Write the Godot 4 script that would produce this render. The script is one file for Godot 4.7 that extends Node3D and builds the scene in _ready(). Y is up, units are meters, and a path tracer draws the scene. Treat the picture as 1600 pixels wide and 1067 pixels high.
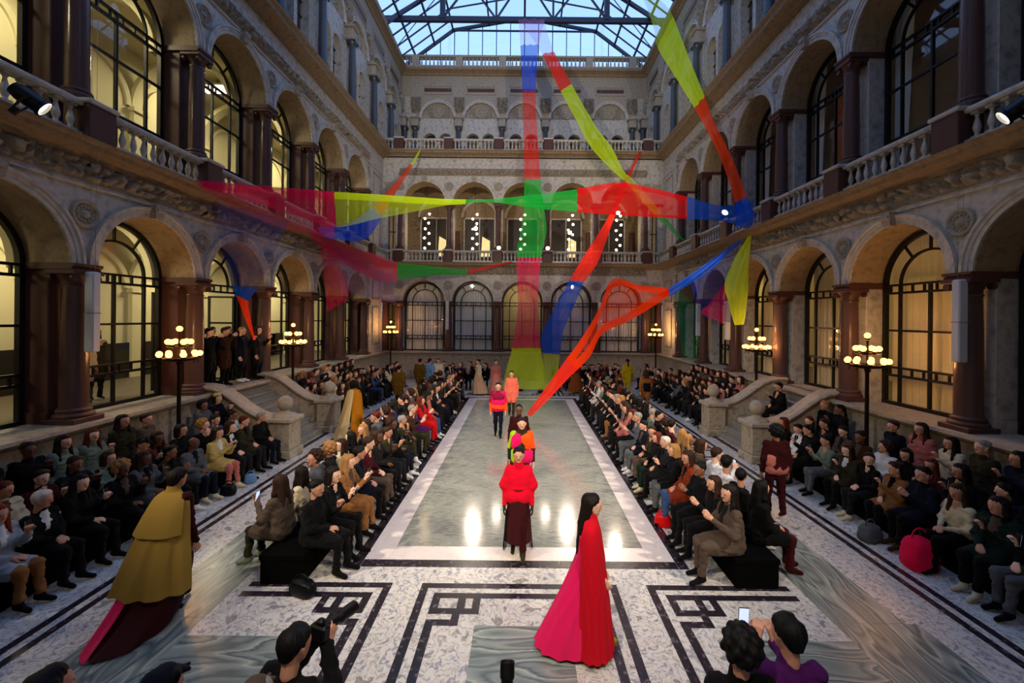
extends Node3D
# A covered Victorian courtyard during a fashion show. x right, y up, depth runs along -z. Units are metres.

const BAY := 3.0          # width of one arcade bay
const HALF := 8.52        # half width of the court, wall face to axis
const BACK := 25.7        # depth of the far arcade
const BACK_UP := 29.45    # depth of the set-back wall of the top storey
const LEDGE := 1.7        # height of the arcade floor above the court
const SPRING := 4.75      # springing of the ground floor arches
const FLOOR1 := 7.1       # first floor level
const SPRING1 := 10.75
const FLOOR2 := 13.85
const EAVES := 21.0
const ARCH := 1.25

var cam: Camera3D
var mat := {}
var shape := {}
var taken := {}
var rng := RandomNumberGenerator.new()


func _ready() -> void:
	rng.seed = 77
	make_camera_and_light()
	make_materials()
	make_shared_shapes()
	build_floor()
	build_walls()
	build_galleries()
	build_roof()
	build_stairs()
	build_lamps()
	build_ribbons()
	build_hangings()
	build_benches()
	make_figures()
	build_models()
	build_audience()
	build_press()
	build_bags()


func make_camera_and_light() -> void:
	cam = Camera3D.new()
	cam.name = "camera"
	cam.projection = Camera3D.PROJECTION_FRUSTUM
	cam.near = 0.05
	cam.far = 200.0
	cam.size = 0.05 * 1067.0 / 660.0
	cam.frustum_offset = Vector2(-15.5, -37.5) * 0.05 / 660.0
	cam.position = Vector3(0, 3.8, 0)
	cam.rotation.z = 0.0095
	add_child(cam)
	cam.current = true
	var env := Environment.new()
	env.background_mode = Environment.BG_SKY
	var sky := Sky.new()
	var dusk := ProceduralSkyMaterial.new()
	dusk.sky_top_color = Color(0.44, 0.58, 0.82)
	dusk.sky_horizon_color = Color(0.66, 0.77, 0.92)
	dusk.sky_curve = 0.25
	dusk.ground_bottom_color = Color(0.18, 0.2, 0.24)
	dusk.ground_horizon_color = Color(0.4, 0.46, 0.54)
	dusk.sky_energy_multiplier = 1.0
	sky.sky_material = dusk
	env.sky = sky
	env.background_energy_multiplier = SKY_ENERGY
	env.tonemap_mode = Environment.TONE_MAPPER_LINEAR
	env.tonemap_exposure = EXPOSURE
	env.sdfgi_enabled = true
	env.ssao_enabled = true
	env.ssil_enabled = true
	var world := WorldEnvironment.new()
	world.name = "world_environment"
	world.environment = env
	add_child(world)


const SKY_ENERGY := 2.1
const EXPOSURE := 1.25


# ---------------------------------------------------------------- mesh building

class Build:
	var v := PackedVector3Array()
	var n := PackedVector3Array()
	var i := PackedInt32Array()

	func tri(a: Vector3, b: Vector3, c: Vector3) -> void:
		var k := v.size()
		var nn := (b - a).cross(c - a).normalized()
		v.append_array([a, b, c])
		n.append_array([nn, nn, nn])
		i.append_array([k, k + 2, k + 1])

	func quad(a: Vector3, b: Vector3, c: Vector3, d: Vector3) -> void:
		var k := v.size()
		var nn := (c - a).cross(d - b).normalized()
		v.append_array([a, b, c, d])
		n.append_array([nn, nn, nn, nn])
		i.append_array([k, k + 2, k + 1, k, k + 3, k + 2])

	func box(lo: Vector3, hi: Vector3, t := Transform3D()) -> void:
		var p := []
		for k in 8:
			p.append(t * Vector3(hi.x if k & 1 else lo.x, hi.y if k & 2 else lo.y, hi.z if k & 4 else lo.z))
		quad(p[4], p[5], p[7], p[6])
		quad(p[1], p[0], p[2], p[3])
		quad(p[5], p[1], p[3], p[7])
		quad(p[0], p[4], p[6], p[2])
		quad(p[6], p[7], p[3], p[2])
		quad(p[0], p[1], p[5], p[4])

	# a box with its edges cut at 45 degrees by c
	func chamfer(lo: Vector3, hi: Vector3, c: float, t := Transform3D()) -> void:
		var rows := [[lo.y, c], [lo.y + c, 0.0], [hi.y - c, 0.0], [hi.y, c]]
		var loops := []
		for r in rows:
			var y: float = r[0]
			var e: float = r[1]
			var a := lo + Vector3(e, 0, e)
			var b := hi - Vector3(e, 0, e)
			loops.append([Vector3(a.x + c, y, b.z), Vector3(b.x - c, y, b.z), Vector3(b.x, y, b.z - c), Vector3(b.x, y, a.z + c), Vector3(b.x - c, y, a.z), Vector3(a.x + c, y, a.z), Vector3(a.x, y, a.z + c), Vector3(a.x, y, b.z - c)])
		for r in 3:
			for k in 8:
				var m := (k + 1) % 8
				quad(t * loops[r][k], t * loops[r][m], t * loops[r + 1][m], t * loops[r + 1][k])
		for k in range(1, 7):
			tri(t * loops[3][0], t * loops[3][k], t * loops[3][k + 1])
			tri(t * loops[0][0], t * loops[0][k + 1], t * loops[0][k])

	# rows of points; the normal is (next row) x (next point)
	func grid(rows: Array, closed := false, smooth := true) -> void:
		var h := rows.size()
		var w: int = rows[0].size()
		if not smooth:
			for a in h - 1:
				for b in (w if closed else w - 1):
					var b2 := (b + 1) % w
					quad(rows[a][b], rows[a + 1][b], rows[a + 1][b2], rows[a][b2])
			return
		var k := v.size()
		for a in h:
			for b in w:
				var du: Vector3 = rows[mini(a + 1, h - 1)][b] - rows[maxi(a - 1, 0)][b]
				var r: Vector3 = rows[a][(b + 1) % w] if closed else rows[a][mini(b + 1, w - 1)]
				var l: Vector3 = rows[a][(b + w - 1) % w] if closed else rows[a][maxi(b - 1, 0)]
				var nn := du.cross(r - l)
				if nn.length_squared() < 1e-16:
					nn = Vector3(0, 1 if a > h / 2 else -1, 0)
				v.append(rows[a][b])
				n.append(nn.normalized())
		for a in h - 1:
			for b in (w if closed else w - 1):
				var b2 := (b + 1) % w
				var p := k + a * w + b
				var q := k + (a + 1) * w + b
				var r2 := k + (a + 1) * w + b2
				var s := k + a * w + b2
				i.append_array([p, r2, q, p, s, r2])

	# profile of (radius, height) from the bottom up, turned about the y axis of t
	func lathe(profile: Array, seg := 16, t := Transform3D(), smooth := true) -> void:
		var rows := []
		for p in profile:
			var row := PackedVector3Array()
			for k in seg:
				var a := TAU * k / seg
				row.append(t * Vector3(p[0] * cos(a), p[1], p[0] * sin(a)))
			rows.append(row)
		if smooth:
			grid(rows, true, true)
		else:  # hard edges between rings, smooth round the axis
			for a in rows.size() - 1:
				grid([rows[a], rows[a + 1]], true, true)

	func tube(path: Array, radius: float, seg := 6, end_radius := -1.0) -> void:
		var rows := []
		var side := Vector3.ZERO
		for k in path.size():
			var d: Vector3 = (path[mini(k + 1, path.size() - 1)] - path[maxi(k - 1, 0)]).normalized()
			if side == Vector3.ZERO:
				side = d.cross(Vector3.UP if absf(d.y) < 0.9 else Vector3.RIGHT).normalized()
			side = (side - d * side.dot(d)).normalized()
			var up := side.cross(d)
			var r := radius if end_radius < 0 else lerpf(radius, end_radius, float(k) / (path.size() - 1))
			var row := PackedVector3Array()
			for s in seg:
				var a := TAU * s / seg
				row.append(path[k] + (up * cos(a) + side * sin(a)) * r)
			rows.append(row)
		grid(rows, true, true)

	# outline of (a, b) points swept along x from x0 to x1; a is z and b is y. The outline runs upwards on its outer (+z) side.
	func run(outline: Array, x0: float, x1: float, t := Transform3D()) -> void:
		for k in outline.size() - 1:
			var p: Vector2 = outline[k]
			var q: Vector2 = outline[k + 1]
			quad(t * Vector3(x0, p.y, p.x), t * Vector3(x1, p.y, p.x), t * Vector3(x1, q.y, q.x), t * Vector3(x0, q.y, q.x))
		for x in [x0, x1]:
			var ring := PackedVector2Array(outline)
			var tris := Geometry2D.triangulate_polygon(ring)
			for k in range(0, tris.size(), 3):
				var a: Vector2 = ring[tris[k]]
				var b: Vector2 = ring[tris[k + 1]]
				var c: Vector2 = ring[tris[k + 2]]
				var pa := t * Vector3(x, a.y, a.x)
				var pb := t * Vector3(x, b.y, b.x)
				var pc := t * Vector3(x, c.y, c.x)
				if ((pb - pa).cross(pc - pa).dot(t.basis.x) > 0) == (x == x1):
					tri(pa, pb, pc)
				else:
					tri(pa, pc, pb)

	func ball(c: Vector3, r: float, seg := 12, squash := 1.0) -> void:
		var profile := []
		var h := seg / 2
		for k in h + 1:
			var a := -PI / 2 + PI * k / h
			profile.append([maxf(r * cos(a), 0.0004), r * squash * sin(a)])
		lathe(profile, seg, Transform3D(Basis(), c))

	func mesh() -> ArrayMesh:
		var m := ArrayMesh.new()
		add_to(m)
		return m

	func add_to(m: ArrayMesh, material: Material = null) -> void:
		if i.is_empty():
			return
		var a := []
		a.resize(Mesh.ARRAY_MAX)
		a[Mesh.ARRAY_VERTEX] = v
		a[Mesh.ARRAY_NORMAL] = n
		a[Mesh.ARRAY_INDEX] = i
		m.add_surface_from_arrays(Mesh.PRIMITIVE_TRIANGLES, a)
		if material:
			m.surface_set_material(m.get_surface_count() - 1, material)


func numbered(called: String) -> String:
	var k: int = taken.get(called, 0)
	taken[called] = k + 1
	return called if k == 0 else "%s_%03d" % [called, k]


func put(called: String, mesh: Mesh, material: Material, parent: Node, at := Transform3D()) -> MeshInstance3D:
	var o := MeshInstance3D.new()
	o.name = called
	o.mesh = mesh
	if material:
		o.material_override = material
	o.transform = at
	parent.add_child(o, true)
	return o


func pos(x: float, y: float, z: float) -> Transform3D:
	return Transform3D(Basis(), Vector3(x, y, z))


func thing(called: String, label: String, category: String, at := Transform3D(), group := "") -> Node3D:
	var o := Node3D.new()
	o.name = numbered(called)
	o.transform = at
	add_child(o)
	o.set_meta("label", label)
	o.set_meta("category", category)
	if group:
		o.set_meta("group", group)
	return o


func lone(called: String, label: String, category: String, mesh: Mesh, material: Material, at := Transform3D(), group := "") -> MeshInstance3D:
	var o := put(numbered(called), mesh, material, self, at)
	o.set_meta("label", label)
	o.set_meta("category", category)
	if group:
		o.set_meta("group", group)
	return o


func structure(called: String, label: String, category: String, at := Transform3D()) -> Node3D:
	var o := thing(called, label, category, at)
	o.set_meta("kind", "structure")
	return o


# a point seen at pixel (x, y) of the 1600 x 1067 frame, at that depth
func at_pixel(x: float, y: float, depth: float) -> Vector3:
	return cam.transform * Vector3((x - 815.5) / 660.0 * depth, (496.0 - y) / 660.0 * depth, -depth)


# ---------------------------------------------------------------- materials

func plain(called: String, c: Color, rough := 0.8, metal := 0.0, spec := 0.5) -> StandardMaterial3D:
	var m := StandardMaterial3D.new()
	m.resource_name = called
	m.albedo_color = c
	m.roughness = rough
	m.metallic = metal
	m.metallic_specular = spec
	mat[called] = m
	return m


func noise_map(seed_: int, freq: float, ramp: Array, kind := FastNoiseLite.TYPE_SIMPLEX_SMOOTH, fractal := FastNoiseLite.FRACTAL_FBM, octaves := 5, warp := 0.0, size := 512, warp_freq := 0.01) -> NoiseTexture2D:
	var f := FastNoiseLite.new()
	f.seed = seed_
	f.noise_type = kind
	f.frequency = freq
	f.fractal_type = fractal
	f.fractal_octaves = octaves
	if warp > 0.0:
		f.domain_warp_enabled = true
		f.domain_warp_amplitude = warp
		f.domain_warp_frequency = warp_freq
		f.domain_warp_fractal_octaves = 3
	var t := NoiseTexture2D.new()
	t.width = size
	t.height = size
	t.seamless = true
	t.noise = f
	var g := Gradient.new()
	g.offsets = PackedFloat32Array(ramp.map(func(r): return r[0]))
	g.colors = PackedColorArray(ramp.map(func(r): return r[1]))
	t.color_ramp = g
	return t


func stone(called: String, tex: Texture2D, scale: Vector3, rough: float, spec := 0.5, tint := Color.WHITE) -> StandardMaterial3D:
	var m := plain(called, tint, rough, 0.0, spec)
	m.albedo_texture = tex
	m.uv1_triplanar = true
	m.uv1_world_triplanar = true
	m.uv1_scale = scale
	return m


func cloth(called: String, c: Color, sheen := 0.3) -> StandardMaterial3D:
	if mat.has(called):
		return mat[called]
	var m := plain(called, c, 0.9, 0.0, 0.25)
	m.rim_enabled = sheen > 0
	m.rim = sheen
	m.rim_tint = 0.6
	return m


func sheer(called: String, c: Color, alpha: float) -> StandardMaterial3D:
	var m := plain(called, Color(c, alpha), 0.75, 0.0, 0.2)
	m.transparency = BaseMaterial3D.TRANSPARENCY_ALPHA
	m.cull_mode = BaseMaterial3D.CULL_DISABLED
	m.backlight_enabled = true
	m.backlight = c
	return m


func glow(called: String, c: Color, energy: float) -> StandardMaterial3D:
	var m := plain(called, c, 0.4)
	m.emission_enabled = true
	m.emission = c
	m.emission_energy_multiplier = energy
	return m


func make_materials() -> void:
	var S := FastNoiseLite.TYPE_SIMPLEX_SMOOTH
	var wall_tex := noise_map(3, 0.012, [[0.0, Color(0.50, 0.49, 0.47)], [0.4, Color(0.66, 0.65, 0.62)], [0.6, Color(0.72, 0.70, 0.67)], [1.0, Color(0.60, 0.58, 0.55)]], S, FastNoiseLite.FRACTAL_FBM, 5, 25.0)
	stone("pale_marble", wall_tex, Vector3.ONE * 0.45, 0.55)
	stone("carved_marble", wall_tex, Vector3.ONE * 0.9, 0.7, 0.4, Color(0.86, 0.84, 0.80))
	stone("frieze_stone", wall_tex, Vector3.ONE * 0.9, 0.7, 0.4, Color(0.80, 0.77, 0.72))
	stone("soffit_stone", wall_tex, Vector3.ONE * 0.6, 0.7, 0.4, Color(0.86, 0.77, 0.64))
	stone("tan_stone", wall_tex, Vector3.ONE * 0.6, 0.7, 0.4, Color(0.76, 0.68, 0.58))
	stone("ledge_stone", wall_tex, Vector3.ONE * 0.7, 0.6, 0.4, Color(0.88, 0.84, 0.78))
	stone("step_stone", wall_tex, Vector3.ONE * 1.2, 0.55, 0.4, Color(0.72, 0.72, 0.72))
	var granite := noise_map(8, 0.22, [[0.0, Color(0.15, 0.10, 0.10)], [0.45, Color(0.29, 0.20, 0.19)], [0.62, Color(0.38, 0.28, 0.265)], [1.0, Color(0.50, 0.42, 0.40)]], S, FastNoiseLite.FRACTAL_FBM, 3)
	stone("red_granite", granite, Vector3.ONE * 0.8, 0.22)
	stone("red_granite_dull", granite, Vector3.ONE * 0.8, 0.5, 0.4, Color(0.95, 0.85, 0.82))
	stone("impost_stone", granite, Vector3.ONE * 0.8, 0.45, 0.4, Color(1.0, 0.86, 0.78))
	var grey_granite := noise_map(9, 0.22, [[0.0, Color(0.10, 0.11, 0.13)], [0.5, Color(0.22, 0.24, 0.27)], [1.0, Color(0.40, 0.42, 0.45)]], S, FastNoiseLite.FRACTAL_FBM, 3)
	stone("grey_granite", grey_granite, Vector3.ONE * 0.8, 0.3)
	# pavement marbles
	var arab := noise_map(21, 0.009, [[0.0, Color(0.46, 0.46, 0.50)], [0.16, Color(0.58, 0.57, 0.60)], [0.24, Color(0.80, 0.79, 0.77)], [0.34, Color(0.83, 0.81, 0.78)], [0.40, Color(0.72, 0.71, 0.71)], [0.43, Color(0.46, 0.46, 0.50)], [0.46, Color(0.74, 0.73, 0.73)], [0.52, Color(0.84, 0.83, 0.80)], [0.57, Color(0.78, 0.75, 0.70)], [0.60, Color(0.58, 0.56, 0.56)], [0.63, Color(0.80, 0.78, 0.75)], [0.72, Color(0.82, 0.81, 0.79)], [0.78, Color(0.62, 0.60, 0.59)], [0.86, Color(0.50, 0.49, 0.50)], [1.0, Color(0.70, 0.67, 0.60)]], S, FastNoiseLite.FRACTAL_FBM, 6, 70.0, 1024, 0.006)
	stone("veined_marble", arab, Vector3.ONE * 0.30, 0.24)
	var runway := noise_map(31, 0.010, [[0.0, Color(0.40, 0.42, 0.40)], [0.35, Color(0.52, 0.53, 0.50)], [0.45, Color(0.62, 0.62, 0.58)], [0.52, Color(0.50, 0.51, 0.48)], [0.62, Color(0.60, 0.60, 0.56)], [0.72, Color(0.47, 0.49, 0.46)], [1.0, Color(0.62, 0.62, 0.58)]], S, FastNoiseLite.FRACTAL_FBM, 4, 40.0, 1024, 0.005)
	stone("runway_marble", runway, Vector3(0.22, 0.5, 0.9), 0.12)
	var green := noise_map(41, 0.006, [[0.0, Color(0.40, 0.45, 0.44)], [0.22, Color(0.52, 0.56, 0.54)], [0.30, Color(0.36, 0.40, 0.40)], [0.36, Color(0.50, 0.54, 0.52)], [0.44, Color(0.58, 0.61, 0.58)], [0.47, Color(0.68, 0.69, 0.64)], [0.50, Color(0.52, 0.56, 0.54)], [0.55, Color(0.33, 0.37, 0.38)], [0.60, Color(0.46, 0.50, 0.49)], [0.70, Color(0.56, 0.59, 0.56)], [0.76, Color(0.40, 0.44, 0.44)], [1.0, Color(0.60, 0.62, 0.58)]], S, FastNoiseLite.FRACTAL_FBM, 2, 40.0, 1024, 0.002)
	stone("wave_marble_across", green, Vector3(0.09, 0.5, 0.42), 0.26)
	stone("wave_marble_along", green, Vector3(0.42, 0.5, 0.09), 0.26)
	var white := noise_map(51, 0.02, [[0.0, Color(0.80, 0.76, 0.74)], [0.5, Color(0.86, 0.82, 0.80)], [1.0, Color(0.82, 0.79, 0.77)]], S, FastNoiseLite.FRACTAL_FBM, 4)
	stone("white_marble", white, Vector3.ONE * 0.5, 0.2)
	var black := noise_map(61, 0.03, [[0.0, Color(0.10, 0.09, 0.11)], [0.55, Color(0.15, 0.13, 0.16)], [0.72, Color(0.20, 0.17, 0.20)], [0.8, Color(0.42, 0.40, 0.42)], [1.0, Color(0.16, 0.14, 0.16)]], S, FastNoiseLite.FRACTAL_FBM, 5, 30.0)
	stone("black_marble", black, Vector3.ONE * 0.6, 0.25)
	# building fabric
	plain("window_iron", Color(0.055, 0.055, 0.06), 0.45, 0.3)
	var glass := plain("window_glass", Color(0.9, 0.93, 0.95, 0.0), 0.02)
	glass.transparency = BaseMaterial3D.TRANSPARENCY_ALPHA
	var rg := plain("roof_glass", Color(0.8, 0.9, 1.0, 0.0), 0.05)
	rg.transparency = BaseMaterial3D.TRANSPARENCY_ALPHA
	plain("roof_steel", Color(0.16, 0.18, 0.24), 0.5, 0.3)
	plain("cream_plaster", Color(0.80, 0.77, 0.62), 0.85)
	plain("gallery_floor", Color(0.35, 0.31, 0.25), 0.5)
	plain("room_plaster", Color(0.66, 0.60, 0.50), 0.85)
	plain("dark_wood", Color(0.10, 0.07, 0.055), 0.5)
	var net := plain("curtain_cloth", Color(0.78, 0.74, 0.62), 0.9)
	net.backlight_enabled = true
	net.backlight = Color(0.5, 0.47, 0.38)
	plain("pale_curtain", Color(0.82, 0.83, 0.82), 0.9)
	glow("globe_glow", Color(1.0, 0.66, 0.32), 5.0)
	glow("string_bulb_glow", Color(1.0, 0.86, 0.66), 26.0)
	glow("gallery_light_glow", Color(1.0, 0.95, 0.80), 7.0)
	glow("spot_lens_light", Color(1.0, 0.95, 0.85), 22.0)
	glow("flood_lens_light", Color(1.0, 0.93, 0.8), 5.0)
	glow("phone_screen", Color(0.75, 0.82, 0.95), 0.8)
	plain("bronze", Color(0.13, 0.085, 0.05), 0.4, 0.7)
	plain("black_metal", Color(0.03, 0.03, 0.034), 0.4, 0.4)
	plain("white_plastic", Color(0.75, 0.77, 0.80), 0.5)
	plain("bench_black", Color(0.02, 0.02, 0.02), 0.9, 0.0, 0.15)
	plain("steel_wire", Color(0.5, 0.5, 0.5), 0.4, 0.6)
	# sheer fabrics
	sheer("sheer_lime", Color(0.86, 0.98, 0.10), 0.76)
	sheer("sheer_lime_thin", Color(0.86, 0.98, 0.14), 0.42)
	sheer("sheer_orange", Color(1.0, 0.27, 0.04), 0.8)
	sheer("sheer_orange_thin", Color(1.0, 0.25, 0.05), 0.34)
	sheer("sheer_red", Color(1.0, 0.08, 0.10), 0.6)
	sheer("sheer_coral", Color(1.0, 0.20, 0.14), 0.86)
	sheer("sheer_pink", Color(1.0, 0.10, 0.40), 0.58)
	sheer("sheer_pink_thin", Color(1.0, 0.08, 0.38), 0.36)
	sheer("sheer_green", Color(0.0, 0.66, 0.22), 0.68)
	sheer("sheer_teal", Color(0.0, 0.55, 0.38), 0.35)
	sheer("sheer_blue", Color(0.04, 0.32, 0.80), 0.72)
	sheer("sheer_blue_thin", Color(0.10, 0.20, 0.62), 0.3)
	sheer("sheer_lilac", Color(0.62, 0.42, 0.62), 0.3)
	glow("room_light_glow", Color(1.0, 0.86, 0.6), 4.0)
	glow("door_light", Color(0.95, 0.88, 0.62), 0.5)


# ---------------------------------------------------------------- shared architectural shapes (wall axes: x along the wall, y up, z out into the court)

# one bay of wall above a round arch, from the springing up to `top` (heights from the springing)
func spandrel(r: float, half: float, top: float, thick: float) -> Mesh:
	var b := Build.new()
	var angles := []
	for k in 25:
		angles.append(PI * k / 24.0)
	angles.append(atan2(top, half))
	angles.append(PI - atan2(top, half))
	angles.sort()
	for k in angles.size() - 1:
		var p := []
		for a in [angles[k], angles[k + 1]]:
			var d := Vector2(cos(a), sin(a))
			var s := minf(half / maxf(absf(d.x), 1e-6), top / maxf(d.y, 1e-6))
			p.append([Vector3(d.x * r, d.y * r, 0), Vector3(d.x * s, d.y * s, 0)])
		if (p[0][1] - p[1][1]).length() < 1e-5:
			continue
		b.quad(p[0][0], p[0][1], p[1][1], p[1][0])
		var back := Vector3(0, 0, -thick)
		b.quad(p[0][1] + back, p[0][0] + back, p[1][0] + back, p[1][1] + back)
	for s in [-1.0, 1.0]:
		b.box(Vector3(minf(s * r, s * half), -0.001, -thick), Vector3(maxf(s * r, s * half), 0.0, 0))
	b.quad(Vector3(-half, top, 0), Vector3(half, top, 0), Vector3(half, top, -thick), Vector3(-half, top, -thick))
	return b.mesh()


func soffit(r: float, z0: float, z1: float) -> Mesh:
	var b := Build.new()
	var rows := []
	for k in 25:
		var a := PI * k / 24.0
		rows.append(PackedVector3Array([Vector3(cos(a) * r, sin(a) * r, z0), Vector3(cos(a) * r, sin(a) * r, z1)]))
	b.grid(rows)
	return b.mesh()


# outline of (radius, z) swept round a half circle
func half_ring(outline: Array, seg := 28, a0 := 0.0, a1 := PI) -> Mesh:
	var b := Build.new()
	half_ring_into(b, outline, seg, a0, a1)
	return b.mesh()


func half_ring_into(b: Build, outline: Array, seg := 28, a0 := 0.0, a1 := PI, at := Vector3.ZERO) -> void:
	for q in outline.size() - 1:
		var rows := []
		for p in [outline[q], outline[q + 1]]:
			var row := PackedVector3Array()
			for k in seg + 1:
				var a := lerpf(a0, a1, float(k) / seg)
				row.append(at + Vector3(cos(a) * p[0], sin(a) * p[0], p[1]))
			rows.append(row)
		b.grid(rows)


func column_shapes(key: String, r: float, h: float) -> void:
	var b := Build.new()
	b.chamfer(Vector3(-r * 1.42, 0, -r * 1.42), Vector3(r * 1.42, 0.1, r * 1.42), 0.012)
	b.lathe([[r * 1.36, 0.1], [r * 1.42, 0.13], [r * 1.36, 0.17], [r * 1.18, 0.18], [r * 1.16, 0.2], [r * 1.24, 0.23], [r * 1.18, 0.26], [r * 1.02, 0.28]], 20)
	shape[key + "_base"] = b.mesh()
	b = Build.new()
	b.lathe([[r * 1.02, 0.28], [r, 0.34], [r * 0.99, h * 0.4], [r * 0.94, h * 0.7], [r * 0.87, h - 0.36], [r * 0.95, h - 0.34], [r * 0.95, h - 0.31], [r * 0.87, h - 0.30]], 20)
	shape[key + "_shaft"] = b.mesh()
	b = Build.new()
	b.lathe([[r * 0.87, h - 0.30], [r * 0.9, h - 0.22], [r * 1.0, h - 0.2], [r * 1.0, h - 0.17], [r * 1.15, h - 0.13], [r * 1.28, h - 0.09]], 20)
	b.chamfer(Vector3(-r * 1.36, h - 0.09, -r * 1.36), Vector3(r * 1.36, h, r * 1.36), 0.012)
	for s in [-1, 1]:
		for q in [-1, 1]:
			b.lathe([[0.005, -0.03], [r * 0.34, -0.03], [r * 0.34, 0.03], [0.005, 0.03]], 10, Transform3D(Basis(Vector3.RIGHT, PI / 2), Vector3(s * r * 0.98, h - 0.15, q * r * 0.98)), false)
	shape[key + "_capital"] = b.mesh()


func add_column(key: String, parent: Node, at: Transform3D, shaft: String, rest: String) -> void:
	var c := put("column", shape[key + "_shaft"], mat[shaft], parent, at)
	put("base", shape[key + "_base"], mat[rest], c)
	put("capital", shape[key + "_capital"], mat[rest], c)


func relief_band(w: float, h: float, depth: float, seed_: int) -> Mesh:
	var f := FastNoiseLite.new()
	f.seed = seed_
	f.noise_type = FastNoiseLite.TYPE_CELLULAR
	f.cellular_return_type = FastNoiseLite.RETURN_DISTANCE2_SUB
	f.frequency = 4.0
	f.fractal_octaves = 2
	f.domain_warp_enabled = true
	f.domain_warp_amplitude = 0.08
	f.domain_warp_frequency = 6.0
	var rows := []
	var nx := int(w / 0.03)
	var ny := int(h / 0.033)
	for y in ny + 1:
		var row := PackedVector3Array()
		for x in nx + 1:
			var u := w * x / nx
			var v := h * y / ny
			var edge := minf(1.0, minf(v, h - v) * 10.0)
			# a running scroll with figures and leaves in it
			var s := 0.5 + 0.5 * sin(u * TAU / 0.75 + 2.0 * sin(v * 9.0 + u * 4.0))
			row.append(Vector3(u - w / 2, v, depth * edge * (0.12 * s + 0.88 * smoothstep(0.08, 0.42, 1.0 + f.get_noise_2d(u, v)))))
		rows.append(row)
	var b := Build.new()
	var flipped := []
	for r in rows:
		var q: PackedVector3Array = r.duplicate()
		q.reverse()
		flipped.append(q)
	b.grid(flipped)
	return b.mesh()


func roundel(r: float) -> Mesh:
	var b := Build.new()
	var t := Transform3D(Basis(Vector3.RIGHT, PI / 2), Vector3.ZERO)
	b.lathe([[r, 0.0], [r, 0.05], [r * 0.9, 0.065], [r * 0.8, 0.05], [r * 0.76, 0.02], [r * 0.3, 0.015], [r * 0.26, 0.05], [r * 0.12, 0.07], [0.002, 0.075]], 24, t)
	for k in 12:
		var a := TAU * k / 12
		b.ball(Vector3(cos(a), sin(a), 0) * r * 0.55 + Vector3(0, 0, 0.015), r * 0.13, 8)
	return b.mesh()


func baluster_shape(h: float, r: float) -> Mesh:
	var b := Build.new()
	b.box(Vector3(-r, 0, -r), Vector3(r, h * 0.09, r))
	b.lathe([[r * 0.7, h * 0.09], [r * 0.55, h * 0.16], [r * 0.62, h * 0.2], [r * 0.95, h * 0.34], [r, h * 0.42], [r * 0.75, h * 0.58], [r * 0.45, h * 0.74], [r * 0.42, h * 0.82], [r * 0.65, h * 0.84], [r * 0.65, h * 0.88], [r * 0.5, h * 0.9]], 8)
	b.box(Vector3(-r, h * 0.9, -r), Vector3(r, h, r))
	return b.mesh()


# window panes and bars for an arched iron window: sill at y = 0, springing at y = s
func window_shapes(key: String, s: float, rows: Array) -> void:
	var w := 1.19
	var b := Build.new()
	for q in [-1, 1]:
		b.box(Vector3(q * w - 0.045, 0, -0.05), Vector3(q * w + 0.045, s, 0.05))
	b.box(Vector3(-w - 0.045, -0.02, -0.06), Vector3(w + 0.045, 0.08, 0.06))
	half_ring_into(b, [[w - 0.045, -0.05], [w - 0.045, 0.05], [w + 0.05, 0.05], [w + 0.05, -0.05]], 24, 0, PI, Vector3(0, s, 0))
	shape[key + "_frame"] = b.mesh()
	b = Build.new()
	b.box(Vector3(-0.025, 0, -0.035), Vector3(0.025, s, 0.035))
	shape[key + "_mullion"] = b.mesh()
	b = Build.new()
	b.box(Vector3(-w, -0.025, -0.03), Vector3(w, 0.025, 0.03))
	shape["window_bar"] = b.mesh()
	b = Build.new()  # band of two bars with short ties
	b.box(Vector3(-w, -0.03, -0.04), Vector3(w, 0.025, 0.04))
	b.box(Vector3(-w, 0.17, -0.04), Vector3(w, 0.22, 0.04))
	for k in 8:
		var x := -w + 2 * w * (k + 0.5) / 8
		b.box(Vector3(x - 0.016, 0, -0.025), Vector3(x + 0.016, 0.2, 0.025))
	shape["window_transom"] = b.mesh()
	b = Build.new()  # inner arch and its spokes
	half_ring_into(b, [[0.74, -0.03], [0.74, 0.03], [0.79, 0.03], [0.79, -0.03]], 20)
	for a in [0.95, PI / 2, PI - 0.95]:
		b.box(Vector3(0.77, -0.02, -0.025), Vector3(1.17, 0.02, 0.025), Transform3D(Basis(Vector3(0, 0, 1), a), Vector3.ZERO))
	shape["window_inner_arch"] = b.mesh()
	var cols := [-1.15, -0.77, 0.0, 0.77, 1.15]
	for c in 4:
		for r in rows.size():
			b = Build.new()
			b.quad(Vector3(cols[c] + 0.02, rows[r][0], 0), Vector3(cols[c + 1] - 0.02, rows[r][0], 0), Vector3(cols[c + 1] - 0.02, rows[r][1], 0), Vector3(cols[c] + 0.02, rows[r][1], 0))
			shape["%s_pane_%d_%d" % [key, c, r]] = b.mesh()
	var cuts := [0.0, 0.95, PI / 2, PI - 0.95, PI]
	for k in 4:
		b = Build.new()
		var ring := []
		for m in 9:
			var a := lerpf(cuts[k], cuts[k + 1], m / 8.0)
			ring.append(PackedVector3Array([Vector3(cos(a) * 0.78, sin(a) * 0.78, 0), Vector3(cos(a) * 1.15, sin(a) * 1.15, 0)]))
		ring.reverse()
		b.grid(ring)
		shape["ring_pane_%d" % k] = b.mesh()
	b = Build.new()
	for k in 16:
		var a := PI * k / 16
		var c := PI * (k + 1) / 16
		b.tri(Vector3.ZERO, Vector3(cos(a), sin(a), 0) * 0.75, Vector3(cos(c), sin(c), 0) * 0.75)
	shape["lunette_pane"] = b.mesh()


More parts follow.
